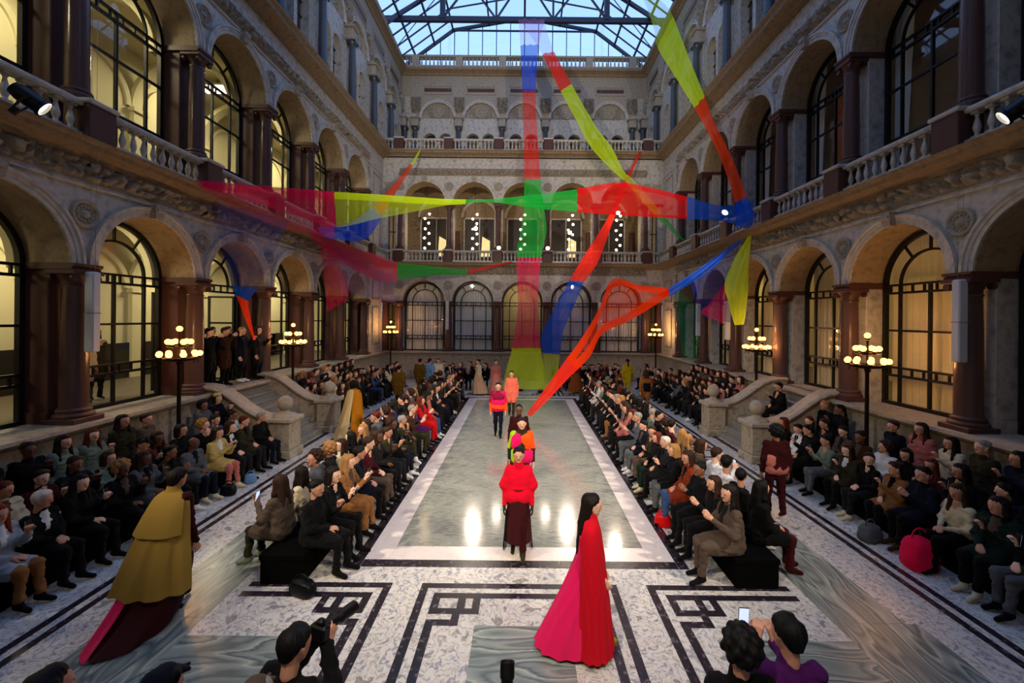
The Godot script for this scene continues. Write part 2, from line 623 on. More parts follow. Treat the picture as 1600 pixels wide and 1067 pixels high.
func add_window(n: String, key: String, s: float, rows: Array, label: String, at: Transform3D, bars: Array, low_band: float) -> void:
	var w := structure(n, label, "window", at)
	put("frame", shape[key + "_frame"], mat.window_iron, w)
	for x in [-0.77, 0.0, 0.77]:
		put("mullion", shape[key + "_mullion"], mat.window_iron, w, pos(x, 0, 0))
	put("transom", shape.window_transom, mat.window_iron, w, pos(0, s - 0.2, 0))
	if low_band > 0:
		put("lower_band", shape.window_transom, mat.window_iron, w, pos(0, low_band, 0))
	for y in bars:
		put("bar", shape.window_bar, mat.window_iron, w, pos(0, y, 0))
	put("arched_bar", shape.window_inner_arch, mat.window_iron, w, pos(0, s, 0))
	for c in 4:
		for r in rows.size():
			put("pane", shape["%s_pane_%d_%d" % [key, c, r]], mat.window_glass, w)
	for k in 4:
		put("pane", shape["ring_pane_%d" % k], mat.window_glass, w, pos(0, s, 0))
	put("pane", shape.lunette_pane, mat.window_glass, w, pos(0, s, 0))


var rows_ground := [[0.08, 0.72], [0.95, 1.85], [1.88, 2.84]]
var rows_first := [[0.08, 1.25], [1.28, 2.5], [2.53, 3.44]]
var cornice_low := [Vector2(0, 0), Vector2(0.06, 0), Vector2(0.08, 0.06), Vector2(0.20, 0.12), Vector2(0.34, 0.16), Vector2(0.36, 0.24), Vector2(0.42, 0.28), Vector2(0.44, 0.33), Vector2(0.0, 0.34)]


func make_shared_shapes() -> void:
	shape.spandrel = spandrel(ARCH, BAY / 2, 1.6, 0.5)
	shape.soffit = soffit(ARCH, 0.0, -0.95)
	shape.archivolt = half_ring([[ARCH, -0.02], [ARCH, 0.045], [1.33, 0.045], [1.34, 0.065], [1.40, 0.065], [1.42, 0.095], [1.47, 0.095], [1.47, 0.0]])
	var b := Build.new()
	b.quad(Vector3(-0.1, 0, 0.16), Vector3(0.1, 0, 0.16), Vector3(0.13, 0.3, 0.2), Vector3(-0.13, 0.3, 0.2))
	b.quad(Vector3(0.1, 0, 0.16), Vector3(0.1, 0, 0), Vector3(0.13, 0.3, 0), Vector3(0.13, 0.3, 0.2))
	b.quad(Vector3(-0.1, 0, 0), Vector3(-0.1, 0, 0.16), Vector3(-0.13, 0.3, 0.2), Vector3(-0.13, 0.3, 0))
	b.quad(Vector3(-0.13, 0.3, 0.2), Vector3(0.13, 0.3, 0.2), Vector3(0.13, 0.3, 0), Vector3(-0.13, 0.3, 0))
	b.quad(Vector3(-0.1, 0, 0), Vector3(0.1, 0, 0), Vector3(0.1, 0, 0.16), Vector3(-0.1, 0, 0.16))
	b.lathe([[0.01, -0.09], [0.05, -0.09], [0.05, 0.09], [0.01, 0.09]], 8, Transform3D(Basis(Vector3(0, 0, 1), PI / 2), Vector3(0, 0.2, 0.17)), false)
	shape.keystone = b.mesh()
	shape.roundel = roundel(0.27)
	column_shapes("ground_column", 0.215, SPRING - LEDGE - 0.12)
	column_shapes("first_column", 0.19, SPRING1 - FLOOR1 - 0.75 - 0.12)
	column_shapes("top_column", 0.17, 3.05)
	b = Build.new()
	b.run([Vector2(-0.95, 0), Vector2(0.06, 0), Vector2(0.07, 0.04), Vector2(0.11, 0.07), Vector2(0.11, 0.12), Vector2(-0.95, 0.12)], -0.28, 0.28)
	shape.impost = b.mesh()
	b = Build.new()
	b.chamfer(Vector3(-0.235, 0, -0.95), Vector3(0.235, SPRING - LEDGE - 0.12, -0.42), 0.015)
	b.box(Vector3(-0.27, 0, -0.95), Vector3(0.27, 0.22, -0.39))
	shape.ground_pilaster = b.mesh()
	b = Build.new()
	b.chamfer(Vector3(-0.235, 0, -0.95), Vector3(0.235, SPRING1 - FLOOR1 - 0.12, -0.42), 0.015)
	shape.first_pilaster = b.mesh()
	for k in 3:
		shape["relief_%d" % k] = relief_band(BAY, 0.46, 0.17, 5 + k)
	shape.tympanum_relief = relief_band(2.0, 0.8, 0.14, 15)
	shape.baluster = baluster_shape(0.5, 0.062)
	shape.top_baluster = baluster_shape(0.62, 0.07)
	b = Build.new()
	b.chamfer(Vector3(-0.27, 0, -0.27), Vector3(0.27, 0.68, 0.24), 0.015)
	shape.pedestal = b.mesh()
	b = Build.new()
	b.chamfer(Vector3(-0.31, 0, -0.3), Vector3(0.31, 0.09, 0.28), 0.02)
	shape.pedestal_cap = b.mesh()
	b = Build.new()
	b.run([Vector2(-0.11, 0), Vector2(0.11, 0), Vector2(0.13, 0.04), Vector2(0.13, 0.08), Vector2(0.1, 0.11), Vector2(-0.1, 0.11), Vector2(-0.13, 0.08), Vector2(-0.13, 0.04), Vector2(-0.11, 0)], -1.24, 1.24)
	shape.rail = b.mesh()
	b = Build.new()
	b.box(Vector3(-1.24, 0, -0.12), Vector3(1.24, 0.1, 0.12))
	shape.rail_foot = b.mesh()
	window_shapes("ground_window", SPRING - LEDGE - 0.05, rows_ground)
	window_shapes("first_window", SPRING1 - FLOOR1 - 0.05, rows_first)
	# top storey: a pair of small arched openings under a blind arch
	b = Build.new()
	for q in [-1, 1]:
		var r := 0.44
		for k in 12:
			var a := PI * k / 12
			var c := PI * (k + 1) / 12
			var p := Vector3(q * 0.55 + cos(a) * r, 2.3 + sin(a) * r, 0)
			var p2 := Vector3(q * 0.55 + cos(c) * r, 2.3 + sin(c) * r, 0)
			b.quad(p, Vector3(p.x, 3.2, 0), Vector3(p2.x, 3.2, 0), p2)
			b.quad(p2, p2 - Vector3(0, 0, 0.35), p - Vector3(0, 0, 0.35), p)
	for x in [[-1.5, -0.99], [-0.11, 0.11], [0.99, 1.5]]:
		b.box(Vector3(x[0], 0, -0.35), Vector3(x[1], 3.2, 0))
	b.box(Vector3(-1.5, 3.2, -0.35), Vector3(1.5, 3.75, 0))
	shape.top_wall = b.mesh()
	shape.top_spandrel = spandrel(1.12, BAY / 2, 1.55, 0.35)
	b = Build.new()
	b.box(Vector3(-1.2, 0, -0.36), Vector3(1.2, 1.2, -0.2))
	shape.tympanum = b.mesh()
	shape.top_archivolt = half_ring([[1.12, -0.2], [1.12, 0.06], [1.2, 0.06], [1.24, 0.1], [1.3, 0.1], [1.3, 0.0]])
	b = Build.new()
	b.box(Vector3(-0.16, 0, -0.1), Vector3(0.16, 3.05, 0.06))
	shape.top_pilaster = b.mesh()
	b = Build.new()
	b.chamfer(Vector3(-0.26, 0, -0.3), Vector3(0.26, 0.55, 0.42), 0.03)
	b.chamfer(Vector3(-0.33, 0.55, -0.3), Vector3(0.33, 0.66, 0.5), 0.02)
	shape.top_block = b.mesh()
	b = Build.new()
	for q in [-1, 1]:
		b.box(Vector3(q * 0.55 - 0.02, 0, -0.02), Vector3(q * 0.55 + 0.02, 2.72, 0.02))
		for y in [0.03, 0.9, 1.7, 2.3]:
			b.box(Vector3(q * 0.55 - 0.44, y - 0.02, -0.02), Vector3(q * 0.55 + 0.44, y + 0.02, 0.02))
	shape.top_window = b.mesh()
	b = Build.new()
	for q in [-1, 1]:
		b.quad(Vector3(q * 0.55 - 0.44, 0, 0), Vector3(q * 0.55 + 0.44, 0, 0), Vector3(q * 0.55 + 0.44, 2.75, 0), Vector3(q * 0.55 - 0.44, 2.75, 0))
	shape.top_panes = b.mesh()
	b = Build.new()  # framed sunk panel
	b.run([Vector2(0, 0), Vector2(0.05, 0.02), Vector2(0.05, 0.08), Vector2(0.0, 0.1)], -1.0, 1.0)
	b.run([Vector2(0, 0.55), Vector2(0.05, 0.57), Vector2(0.05, 0.63), Vector2(0.0, 0.65)], -1.0, 1.0)
	for q in [-1, 1]:
		b.box(Vector3(q * 1.0 - 0.05, 0, 0), Vector3(q * 1.0 + 0.05, 0.65, 0.05))
	shape.frieze_panel = b.mesh()
	b = Build.new()
	b.box(Vector3(-0.95, 0.2, 0), Vector3(0.95, 0.45, 0.012))
	shape.panel_slab = b.mesh()


func add_balustrade(w: Node, c: float, y: float, z: float, count := 10, skip_end := false) -> void:
	put("rail_foot", shape.rail_foot, mat.pale_marble, w, pos(c, y, z))
	put("rail", shape.rail, mat.pale_marble, w, pos(c, y + 0.6, z))
	for k in count:
		put("baluster", shape.baluster, mat.pale_marble, w, pos(c - 1.24 + 2.48 * (k + 0.5) / count, y + 0.1, z))
	if not skip_end:
		add_pedestal(w, c + BAY / 2, y, z)


func add_pedestal(w: Node, x: float, y: float, z: float) -> void:
	var p := put("pedestal", shape.pedestal, mat.red_granite_dull, w, pos(x, y, z))
	put("pedestal_cap", shape.pedestal_cap, mat.pale_marble, p, pos(0, 0.66, 0))


# ground or first floor arcade bay: everything above the floor of that storey except its window
func arcade_bay(w: Node, c: float, storey: int, k: int, detail: bool) -> void:
	var s := SPRING if storey == 0 else SPRING1
	put("arch_wall", shape.spandrel, mat.pale_marble, w, pos(c, s, 0))
	put("arch_soffit", shape.soffit, mat.soffit_stone, w, pos(c, s, 0))
	put("archivolt", shape.archivolt, mat.pale_marble, w, pos(c, s, 0))
	if detail:
		put("keystone", shape.keystone, mat.carved_marble, w, pos(c, s + ARCH - 0.03, 0.02))
	put("carved_frieze", shape["relief_%d" % (k % 3)], mat.frieze_stone, w, pos(c, s + 1.62, 0.005))


func arcade_support(w: Node, x: float, storey: int) -> void:
	var f := LEDGE if storey == 0 else FLOOR1
	var s := SPRING if storey == 0 else SPRING1
	var key := "ground" if storey == 0 else "first"
	put("pilaster", shape[key + "_pilaster"], mat.red_granite_dull if w.name == "wall_left" else mat.pale_marble, w, pos(x, f, 0))  # left wall only: dark granite colour stands in for shade on backlit pilasters
	add_column(key + "_column", w, pos(x, f if storey == 0 else f + 0.75, -0.16), "red_granite", "red_granite_dull")
	put("impost", shape.impost, mat.impost_stone, w, pos(x, s - 0.12, 0))
	put("roundel", shape.roundel, mat.carved_marble, w, pos(x, s + 0.98, 0.0))


func long_box(w: Node, called: String, m: String, x0: float, x1: float, y0: float, y1: float, z0: float, z1: float) -> void:
	var b := Build.new()
	b.box(Vector3(x0, y0, z0), Vector3(x1, y1, z1))
	put(called, b.mesh(), mat[m], w)


func long_run(w: Node, called: String, m: String, outline: Array, x0: float, x1: float, y: float, z := 0.0) -> void:
	var b := Build.new()
	b.run(outline, x0, x1, pos(0, y, z))
	put(called, b.mesh(), mat[m], w)


func top_bay(w: Node, c: float, end := true) -> void:
	put("window_wall", shape.top_wall, mat.pale_marble, w, pos(c, FLOOR2, 0))
	put("window_bars", shape.top_window, mat.window_iron, w, pos(c, FLOOR2, -0.3))
	put("pane", shape.top_panes, mat.window_glass, w, pos(c, FLOOR2, -0.31))
	put("blind_arch_wall", shape.top_spandrel, mat.carved_marble, w, pos(c, FLOOR2 + 3.75, 0))
	put("tympanum", shape.tympanum, mat.carved_marble, w, pos(c, FLOOR2 + 3.75, 0))
	put("tympanum_relief", shape.tympanum_relief, mat.carved_marble, w, Transform3D(Basis.from_scale(Vector3(0.75, 1, 1)), Vector3(c, FLOOR2 + 3.8, -0.2)))
	put("tympanum_roundel", shape.roundel, mat.carved_marble, w, Transform3D(Basis.from_scale(Vector3(1.5, 1.5, 1.2)), Vector3(c, FLOOR2 + 4.25, -0.12)))
	put("archivolt", shape.top_archivolt, mat.pale_marble, w, pos(c, FLOOR2 + 3.75, 0))
	put("panel_slab", shape.panel_slab, mat.red_granite_dull, w, pos(c, FLOOR2 + 5.42, 0.0))
	put("frieze_panel", shape.frieze_panel, mat.carved_marble, w, pos(c, FLOOR2 + 5.42, 0.0))
	if end:
		top_support(w, c + BAY / 2)


func top_support(w: Node, x: float) -> void:
	put("pilaster", shape.top_pilaster, mat.pale_marble, w, pos(x, FLOOR2, 0))
	add_column("top_column", w, pos(x, FLOOR2, 0.3), "grey_granite", "grey_granite")
	put("entablature_block", shape.top_block, mat.carved_marble, w, pos(x, FLOOR2 + 3.05, 0))
	put("relief_panel", shape.tympanum_relief, mat.carved_marble, w, Transform3D(Basis.from_scale(Vector3(0.34, 1.5, 1.6)), Vector3(x, FLOOR2 + 4.1, 0.0)))


func side_wall(called: String, label: String, at: Transform3D, dir: float) -> Node3D:
	var w := structure(called, label, "wall", at)
	var lo := minf(-1.0 * dir, BACK * dir)
	var hi := maxf(-1.0 * dir, BACK * dir)
	long_box(w, "ledge_wall", "ledge_stone", lo, hi, 0.0, LEDGE - 0.16, -0.6, 0.18)
	long_run(w, "ledge_plinth", "ledge_stone", [Vector2(-0.5, 0), Vector2(0.26, 0), Vector2(0.26, 0.18), Vector2(0.22, 0.24), Vector2(-0.5, 0.24)], lo, hi, 0.0)
	long_run(w, "ledge_top", "ledge_stone", [Vector2(-1.3, 0), Vector2(0.2, 0), Vector2(0.3, 0.05), Vector2(0.33, 0.1), Vector2(0.31, 0.16), Vector2(-1.3, 0.16)], lo, hi, LEDGE - 0.16)
	long_box(w, "frieze_backing", "pale_marble", lo, hi, SPRING + 1.6, FLOOR1 - 0.3, -0.5, 0.0)
	long_run(w, "cornice", "tan_stone", cornice_low, lo, hi, FLOOR1 - 0.34)
	long_box(w, "frieze_backing", "pale_marble", lo, hi, SPRING1 + 1.6, FLOOR2 - 0.4, -0.5, 0.0)
	long_run(w, "cornice", "tan_stone", [Vector2(0, 0), Vector2(0.06, 0), Vector2(0.1, 0.1), Vector2(0.22, 0.16), Vector2(0.48, 0.22), Vector2(0.5, 0.36), Vector2(0.58, 0.42), Vector2(0.6, 0.48), Vector2(-0.4, 0.48)], lo, maxf(hi, BACK_UP) if dir > 0 else hi, FLOOR2 - 0.48)
	long_run(w, "string_course", "pale_marble", [Vector2(0, 0), Vector2(0.05, 0.01), Vector2(0.05, 0.05), Vector2(0.0, 0.06)], lo, hi, SPRING + 1.5)
	long_run(w, "string_course", "pale_marble", [Vector2(0, 0), Vector2(0.05, 0.01), Vector2(0.05, 0.05), Vector2(0.0, 0.06)], lo, hi, SPRING1 + 1.5)
	for k in 8:
		var c := dir * (0.7 + 3.0 * k)
		for storey in 2:
			arcade_bay(w, c, storey, k, k > 1)
		add_balustrade(w, c, FLOOR1, 0.13, 10, true)
	for k in 9:
		var x := dir * (-0.8 + 3.0 * k)
		for storey in 2:
			arcade_support(w, x, storey)
		add_pedestal(w, x, FLOOR1, 0.13)
	# solid end pier with framed panels next to the far corner
	var p0 := minf(23.5 * dir, BACK * dir)
	var p1 := maxf(23.5 * dir, BACK * dir)
	for y in [[LEDGE, SPRING + 1.6], [FLOOR1, SPRING1 + 1.6]]:
		long_box(w, "end_pier", "pale_marble", p0, p1, y[0], y[1], -0.9, 0.0)
		for q in [[0.5, 2.6], [3.1, y[1] - y[0] - 0.35]]:
			for e in [[24.0, 24.08], [25.1, 25.18]]:
				long_box(w, "panel_moulding", "carved_marble", minf(e[0] * dir, e[1] * dir), maxf(e[0] * dir, e[1] * dir), y[0] + q[0], y[0] + q[1], 0, 0.04)
			for v in q:
				long_box(w, "panel_moulding", "carved_marble", minf(24.0 * dir, 25.18 * dir), maxf(24.0 * dir, 25.18 * dir), y[0] + v - 0.04, y[0] + v + 0.04, 0, 0.04)
	add_balustrade(w, dir * 24.7, FLOOR1, 0.13, 10, true)
	# top storey
	for k in range(1, 10):
		top_bay(w, dir * (0.7 + 3.0 * k), true)
		if dir < 0:
			pass
	top_support(w, dir * 2.2 if dir > 0 else dir * 29.2)
	var lo2 := minf(-1.0 * dir, BACK_UP * dir)
	var hi2 := maxf(-1.0 * dir, BACK_UP * dir)
	long_box(w, "upper_backing", "carved_marble", lo2, hi2, FLOOR2 + 5.3, EAVES - 0.4, -0.4, 0.0)
	long_run(w, "eaves_cornice", "tan_stone", [Vector2(0, 0), Vector2(0.08, 0.02), Vector2(0.14, 0.12), Vector2(0.3, 0.2), Vector2(0.42, 0.24), Vector2(0.44, 0.4), Vector2(-0.4, 0.42)], lo2, hi2, EAVES - 0.42)
	long_box(w, "parapet", "carved_marble", lo2, hi2, EAVES, EAVES + 0.85, -0.3, 0.1)
	top_rooms(w, lo2, hi2)
	return w


func top_rooms(w: Node, x0: float, x1: float) -> void:
	long_box(w, "room_rear_wall", "room_plaster", x0, x1, FLOOR2, FLOOR2 + 4.2, -2.2, -2.1)
	long_box(w, "room_ceiling", "room_plaster", x0, x1, FLOOR2 + 3.3, FLOOR2 + 3.4, -2.1, -0.36)
	long_box(w, "room_floor", "gallery_floor", x0, x1, FLOOR2 - 0.1, FLOOR2, -2.1, -0.3)
	for x in [x0, x1]:
		long_box(w, "room_end_wall", "room_plaster", x - 0.05, x + 0.05, FLOOR2, FLOOR2 + 3.4, -2.15, -0.3)


func build_walls() -> void:
	var left := Transform3D(Basis(Vector3.UP, PI / 2), Vector3(-HALF, 0, 0))
	var right := Transform3D(Basis(Vector3.UP, -PI / 2), Vector3(HALF, 0, 0))
	side_wall("wall_left", "long three storey marble arcade with bright cream galleries behind its windows", left, 1.0)
	side_wall("wall_right", "long three storey marble arcade with curtained windows and dim rooms behind", right, -1.0)
	var n := 1
	for side in 2:
		for k in range(1, 8):
			var depth := 0.7 + 3.0 * k
			var t := left if side == 0 else right
			var x := depth if side == 0 else -depth
			var lit := "bright cream gallery" if side == 0 else "curtained room"
			if not (side == 0 and k == 4):
				add_window("window_%d" % n, "ground_window", SPRING - LEDGE - 0.05, rows_ground, "ground floor arched iron window of the %s, %s from the far corner" % [lit, ["eighth", "seventh", "sixth", "fifth", "fourth", "third", "second", "first"][k]], t * pos(x, LEDGE, -0.86), [1.86], 0.74)
				n += 1
			add_window("window_%d" % n, "first_window", SPRING1 - FLOOR1 - 0.05, rows_first, "upper floor arched iron window of the %s, %s from the far corner" % [lit, ["eighth", "seventh", "sixth", "fifth", "fourth", "third", "second", "first"][k]], t * pos(x, FLOOR1, -0.86), [1.27, 2.52], 0.0)
			n += 1
	# open iron door leaves at the head of the stair in the lit gallery
	var door := structure("door_1", "open iron framed glass door above the stair under the bright gallery arch", "door", left * pos(12.7, LEDGE, -0.86))
	put("frame", shape.ground_window_frame, mat.window_iron, door)
	put("transom", shape.window_transom, mat.window_iron, door, pos(0, SPRING - LEDGE - 0.25, 0))
	put("arched_bar", shape.window_inner_arch, mat.window_iron, door, pos(0, SPRING - LEDGE - 0.05, 0))
	put("pane", shape.lunette_pane, mat.window_glass, door, pos(0, SPRING - LEDGE - 0.05, 0))
	for k in 4:
		put("pane", shape["ring_pane_%d" % k], mat.window_glass, door, pos(0, SPRING - LEDGE - 0.05, 0))
	for q in [-1, 1]:
		var b := Build.new()
		for x in [0.0, 0.7]:
			b.box(Vector3(x - 0.03, 0, -0.025), Vector3(x + 0.03, 2.7, 0.025))
		for y in [0.0, 0.9, 1.8, 2.64]:
			b.box(Vector3(0, y, -0.025), Vector3(0.7, y + 0.06, 0.025))
		put("door_leaf", b.mesh(), mat.window_iron, door, Transform3D(Basis(Vector3.UP, PI / 2 if q < 0 else PI / 2 + 0.2), Vector3(q * 1.1, 0, -0.05)))
	build_back_wall(n)
	# the side of the court behind the photographer
	var near := structure("wall_front", "plain marble arcade wall closing the near end of the court", "wall", Transform3D(Basis(Vector3.UP, PI), Vector3(0, 0, 0.75)))
	long_box(near, "ground_wall", "pale_marble", -9.6, 9.6, 0.0, FLOOR1, -0.5, 0.0)
	long_box(near, "upper_wall", "pale_marble", -9.6, 9.6, FLOOR1, EAVES + 0.85, -0.5, 0.0)
	long_run(near, "cornice", "tan_stone", cornice_low, -HALF, HALF, FLOOR1 - 0.34)
	long_run(near, "cornice", "tan_stone", cornice_low, -HALF, HALF, FLOOR2 - 0.34)


func build_back_wall(n0: int) -> void:
	var n := n0
	var t := pos(0, 0, -BACK)
	var w := structure("wall_back", "far marble arcade with five curtained arches, open loggia and balustraded terrace", "wall", t)
	long_box(w, "ledge_wall", "ledge_stone", -HALF, HALF, 0.0, LEDGE - 0.16, -0.6, 0.18)
	long_run(w, "ledge_top", "ledge_stone", [Vector2(-1.3, 0), Vector2(0.2, 0), Vector2(0.3, 0.05), Vector2(0.33, 0.1), Vector2(0.31, 0.16), Vector2(-1.3, 0.16)], -HALF, HALF, LEDGE - 0.16)
	long_box(w, "frieze_backing", "pale_marble", -HALF, HALF, SPRING + 1.6, FLOOR1 - 0.3, -0.5, 0.0)
	long_run(w, "cornice", "tan_stone", cornice_low, -HALF, HALF, FLOOR1 - 0.34)
	long_box(w, "frieze_backing", "pale_marble", -HALF, HALF, SPRING1 + 1.6, FLOOR2 - 0.4, -0.5, 0.0)
	long_run(w, "cornice", "tan_stone", cornice_low, -HALF, HALF, FLOOR2 - 0.34)
	for k in 5:
		var c := -6.0 + 3.0 * k
		arcade_bay(w, c, 0, k, true)
		arcade_bay(w, c, 1, k + 1, true)
		add_balustrade(w, c, FLOOR1, 0.13, 11, true)
		add_balustrade(w, c, FLOOR2, 0.1, 11, true)
		add_window("window_%d" % n, "ground_window", SPRING - LEDGE - 0.05, rows_ground, "arched iron window with grey net curtain in the far end wall, %s" % ["next to the lit gallery side", "second from the lit gallery side", "the middle one behind the hanging ribbon", "second from the curtained side", "next to the curtained side"][k], t * pos(c, LEDGE, -0.45), [1.86], 0.74)
		n += 1
	for k in 6:
		var x := -7.5 + 3.0 * k
		arcade_support(w, x, 0)
		arcade_support(w, x, 1)
		add_pedestal(w, x, FLOOR1, 0.13)
		add_pedestal(w, x, FLOOR2, 0.1)
	for q in [-1, 1]:
		for storey in 2:
			var f: float = LEDGE if storey == 0 else FLOOR1
			var s: float = SPRING if storey == 0 else SPRING1
			long_box(w, "end_bay_wall", "pale_marble", minf(q * 7.5, q * HALF), maxf(q * 7.5, q * HALF), s, s + 1.6, -0.5, 0.0)
			long_box(w, "panel_frame", "carved_marble", minf(q * 7.85, q * 8.4), maxf(q * 7.85, q * 8.4), s + 0.4, s + 1.2, 0.0, 0.04)
			long_box(w, "impost", "impost_stone", minf(q * 7.5, q * HALF), maxf(q * 7.5, q * HALF), s - 0.12, s, -0.5, 0.06)
			long_box(w, "jamb", "red_granite_dull" if storey == 0 else "pale_marble", minf(q * 7.5, q * 7.72), maxf(q * 7.5, q * 7.72), f, s - 0.12, -0.5, -0.02)
			long_box(w, "jamb", "red_granite_dull" if storey == 0 else "pale_marble", minf(q * 8.22, q * HALF), maxf(q * 8.22, q * HALF), f, s - 0.12, -0.5, -0.02)
			var win := structure("window_%d" % n, "narrow iron side window in the far wall corner, %s %s" % ["ground floor" if storey == 0 else "upper floor", "by the lit galleries" if q < 0 else "by the curtained rooms"], "window", t * pos(q * 7.97, f, -0.3))
			n += 1
			var b := Build.new()
			for x in [-0.25, 0.0, 0.25]:
				b.box(Vector3(x - 0.025, 0, -0.03), Vector3(x + 0.025, s - f - 0.12, 0.03))
			for y in [0.0, 0.75, 1.86, s - f - 0.17]:
				b.box(Vector3(-0.25, y, -0.03), Vector3(0.25, y + 0.05, 0.03))
			put("frame", b.mesh(), mat.window_iron, win)
			b = Build.new()
			b.quad(Vector3(-0.25, 0, 0), Vector3(0.25, 0, 0), Vector3(0.25, s - f - 0.12, 0), Vector3(-0.25, s - f - 0.12, 0))
			put("pane", b.mesh(), mat.window_glass, win)
		for y in [FLOOR1, FLOOR2]:
			for k in 3:
				put("baluster", shape.baluster, mat.pale_marble, w, pos(q * (7.95 + 0.22 * k), y + 0.1, 0.1))
			long_box(w, "rail", "pale_marble", minf(q * 7.7, q * HALF), maxf(q * 7.7, q * HALF), y + 0.6, y + 0.71, -0.03, 0.23)
			long_box(w, "rail_foot", "pale_marble", minf(q * 7.7, q * HALF), maxf(q * 7.7, q * HALF), y, y + 0.1, -0.02, 0.22)
	# loggia of the first floor: floor, ceiling and rear wall with dark doors
	long_box(w, "loggia_floor", "ledge_stone", -HALF - 0.8, HALF + 0.8, FLOOR1 - 0.3, FLOOR1 - 0.01, -4.2, -0.5)
	long_box(w, "loggia_ceiling", "tan_stone", -HALF - 0.8, HALF + 0.8, FLOOR2 - 0.35, FLOOR2, -4.2, -0.4)
	long_box(w, "loggia_rear_wall", "tan_stone", -HALF - 0.8, HALF + 0.8, FLOOR1, FLOOR2 - 0.3, -4.25, -3.75)
	for q in [-1, 1]:
		long_box(w, "loggia_end_wall", "pale_marble", minf(q * (HALF + 0.02), q * (HALF + 0.8)), maxf(q * (HALF + 0.02), q * (HALF + 0.8)), FLOOR1, FLOOR2 - 0.3, -4.2, -0.5)
	for k in 5:
		var c := -6.0 + 3.0 * k
		var b := Build.new()
		b.box(Vector3(-1.05, 0, 0), Vector3(1.05, 3.5, 0.06))
		var panel := put("loggia_door", b.mesh(), mat.dark_wood, w, pos(c, FLOOR1, -3.76))
		b = Build.new()
		for e in [[-1.12, -1.02, 0.0, 3.6], [1.02, 1.12, 0.0, 3.6], [-1.12, 1.12, 3.5, 3.6], [-0.03, 0.03, 0.0, 3.5]]:
			b.box(Vector3(e[0], e[2], 0.0), Vector3(e[1], e[3], 0.12))
		put("door_frame", b.mesh(), mat.pale_marble, panel)
		put("archivolt", shape.top_archivolt, mat.pale_marble, w, pos(c, FLOOR1 + 3.6, -3.7))
		put("inner_column", shape.first_column_shaft, mat.red_granite_dull, w, pos(c + 1.5, FLOOR1 + 0.1, -3.4))
		# lit doorways seen in some of the arches
		if k in [0, 1, 3]:
			b = Build.new()
			b.quad(Vector3(0.1, 0.9, 0.07), Vector3(0.72, 0.9, 0.07), Vector3(0.72, 2.0, 0.07), Vector3(0.2, 2.3, 0.07))
			put("lit_door_window", b.mesh(), mat.door_light, panel)
	# set-back top storey
	var u := structure("wall_back_upper", "set back top storey wall with blind arches and relief roundels above the terrace", "wall", pos(0, 0, -BACK_UP))
	for k in 5:
		top_bay(u, -6.0 + 3.0 * k, true)
	top_support(u, -7.5)
	for q in [-1, 1]:
		long_box(u, "end_wall", "pale_marble", minf(q * 7.5, q * (HALF + 0.4)), maxf(q * 7.5, q * (HALF + 0.4)), FLOOR2, EAVES, -0.3, -0.02)
	top_rooms(u, -HALF, HALF)
	long_box(u, "upper_backing", "carved_marble", -HALF, HALF, FLOOR2 + 5.3, EAVES - 0.4, -0.4, 0.0)
	long_run(u, "eaves_cornice", "tan_stone", [Vector2(0, 0), Vector2(0.08, 0.02), Vector2(0.14, 0.12), Vector2(0.3, 0.2), Vector2(0.42, 0.24), Vector2(0.44, 0.4), Vector2(-0.4, 0.42)], -HALF, HALF, EAVES - 0.42)
	long_box(u, "parapet_foot", "carved_marble", -HALF, HALF, EAVES, EAVES + 0.14, -0.1, 0.35)
	long_box(u, "parapet_rail", "carved_marble", -HALF, HALF, EAVES + 0.72, EAVES + 0.85, -0.1, 0.35)
	for k in 6:
		long_box(u, "parapet_post", "carved_marble", -7.75 + 3.0 * k, -7.25 + 3.0 * k, EAVES + 0.14, EAVES + 0.72, -0.1, 0.35)
	for k in 5:
		for m in 9:
			put("baluster", shape.top_baluster, mat.pale_marble, u, pos(-7.25 + 3.0 * k + 2.5 * (m + 0.5) / 9, EAVES + 0.12, 0.12))
	for q in [-1, 1]:
		for m in 3:
			put("baluster", shape.top_baluster, mat.pale_marble, u, pos(q * (7.9 + 0.26 * m), EAVES + 0.12, 0.12))


# ---------------------------------------------------------------- pavement

func slab(f: Node, called: String, m: String, x0: float, x1: float, d0: float, d1: float, top: float) -> void:
	var b := Build.new()
	b.box(Vector3(minf(x0, x1), -0.05, -maxf(d0, d1)), Vector3(maxf(x0, x1), top, -minf(d0, d1)))
	put(called, b.mesh(), mat[m], f)


func strip(f: Node, x0: float, x1: float, d0: float, d1: float) -> void:
	slab(f, "black_strip", "black_marble", x0, x1, d0, d1, 0.004)


# Greek key in black strips. (x, d) is the outer corner; sx and sd say which way the figure runs from it. len_x, len_d: how far its outer lines run
func key_corner(f: Node, x: float, d: float, sx: float, sd: float, len_x: float, len_d: float) -> void:
	var s := 0.105
	var go := func(a0: float, a1: float, b0: float, b1: float) -> void:
		strip(f, x + sx * a0, x + sx * a1, d + sd * b0, d + sd * b1)
	go.call(0.0, len_x, 0.0, s)
	go.call(0.0, s, s, len_d)
	go.call(0.21, len_x, 0.21, 0.21 + s)            # second line across
	go.call(0.21, 0.21 + s, 0.21 + s, 0.62)         # square ring
	go.call(0.21 + s, 0.86, 0.62 - s, 0.62)
	go.call(0.56, 0.56 + s, 0.21 + s, 0.62 - s)
	go.call(0.76, 0.86, 0.21 + s, 0.62 - s)
	go.call(0.21, 0.62, 0.72, 0.72 + s)
	go.call(0.21, 0.21 + s, 0.72 + s, len_d)
	go.call(0.52, 0.62, 0.62, 0.72)


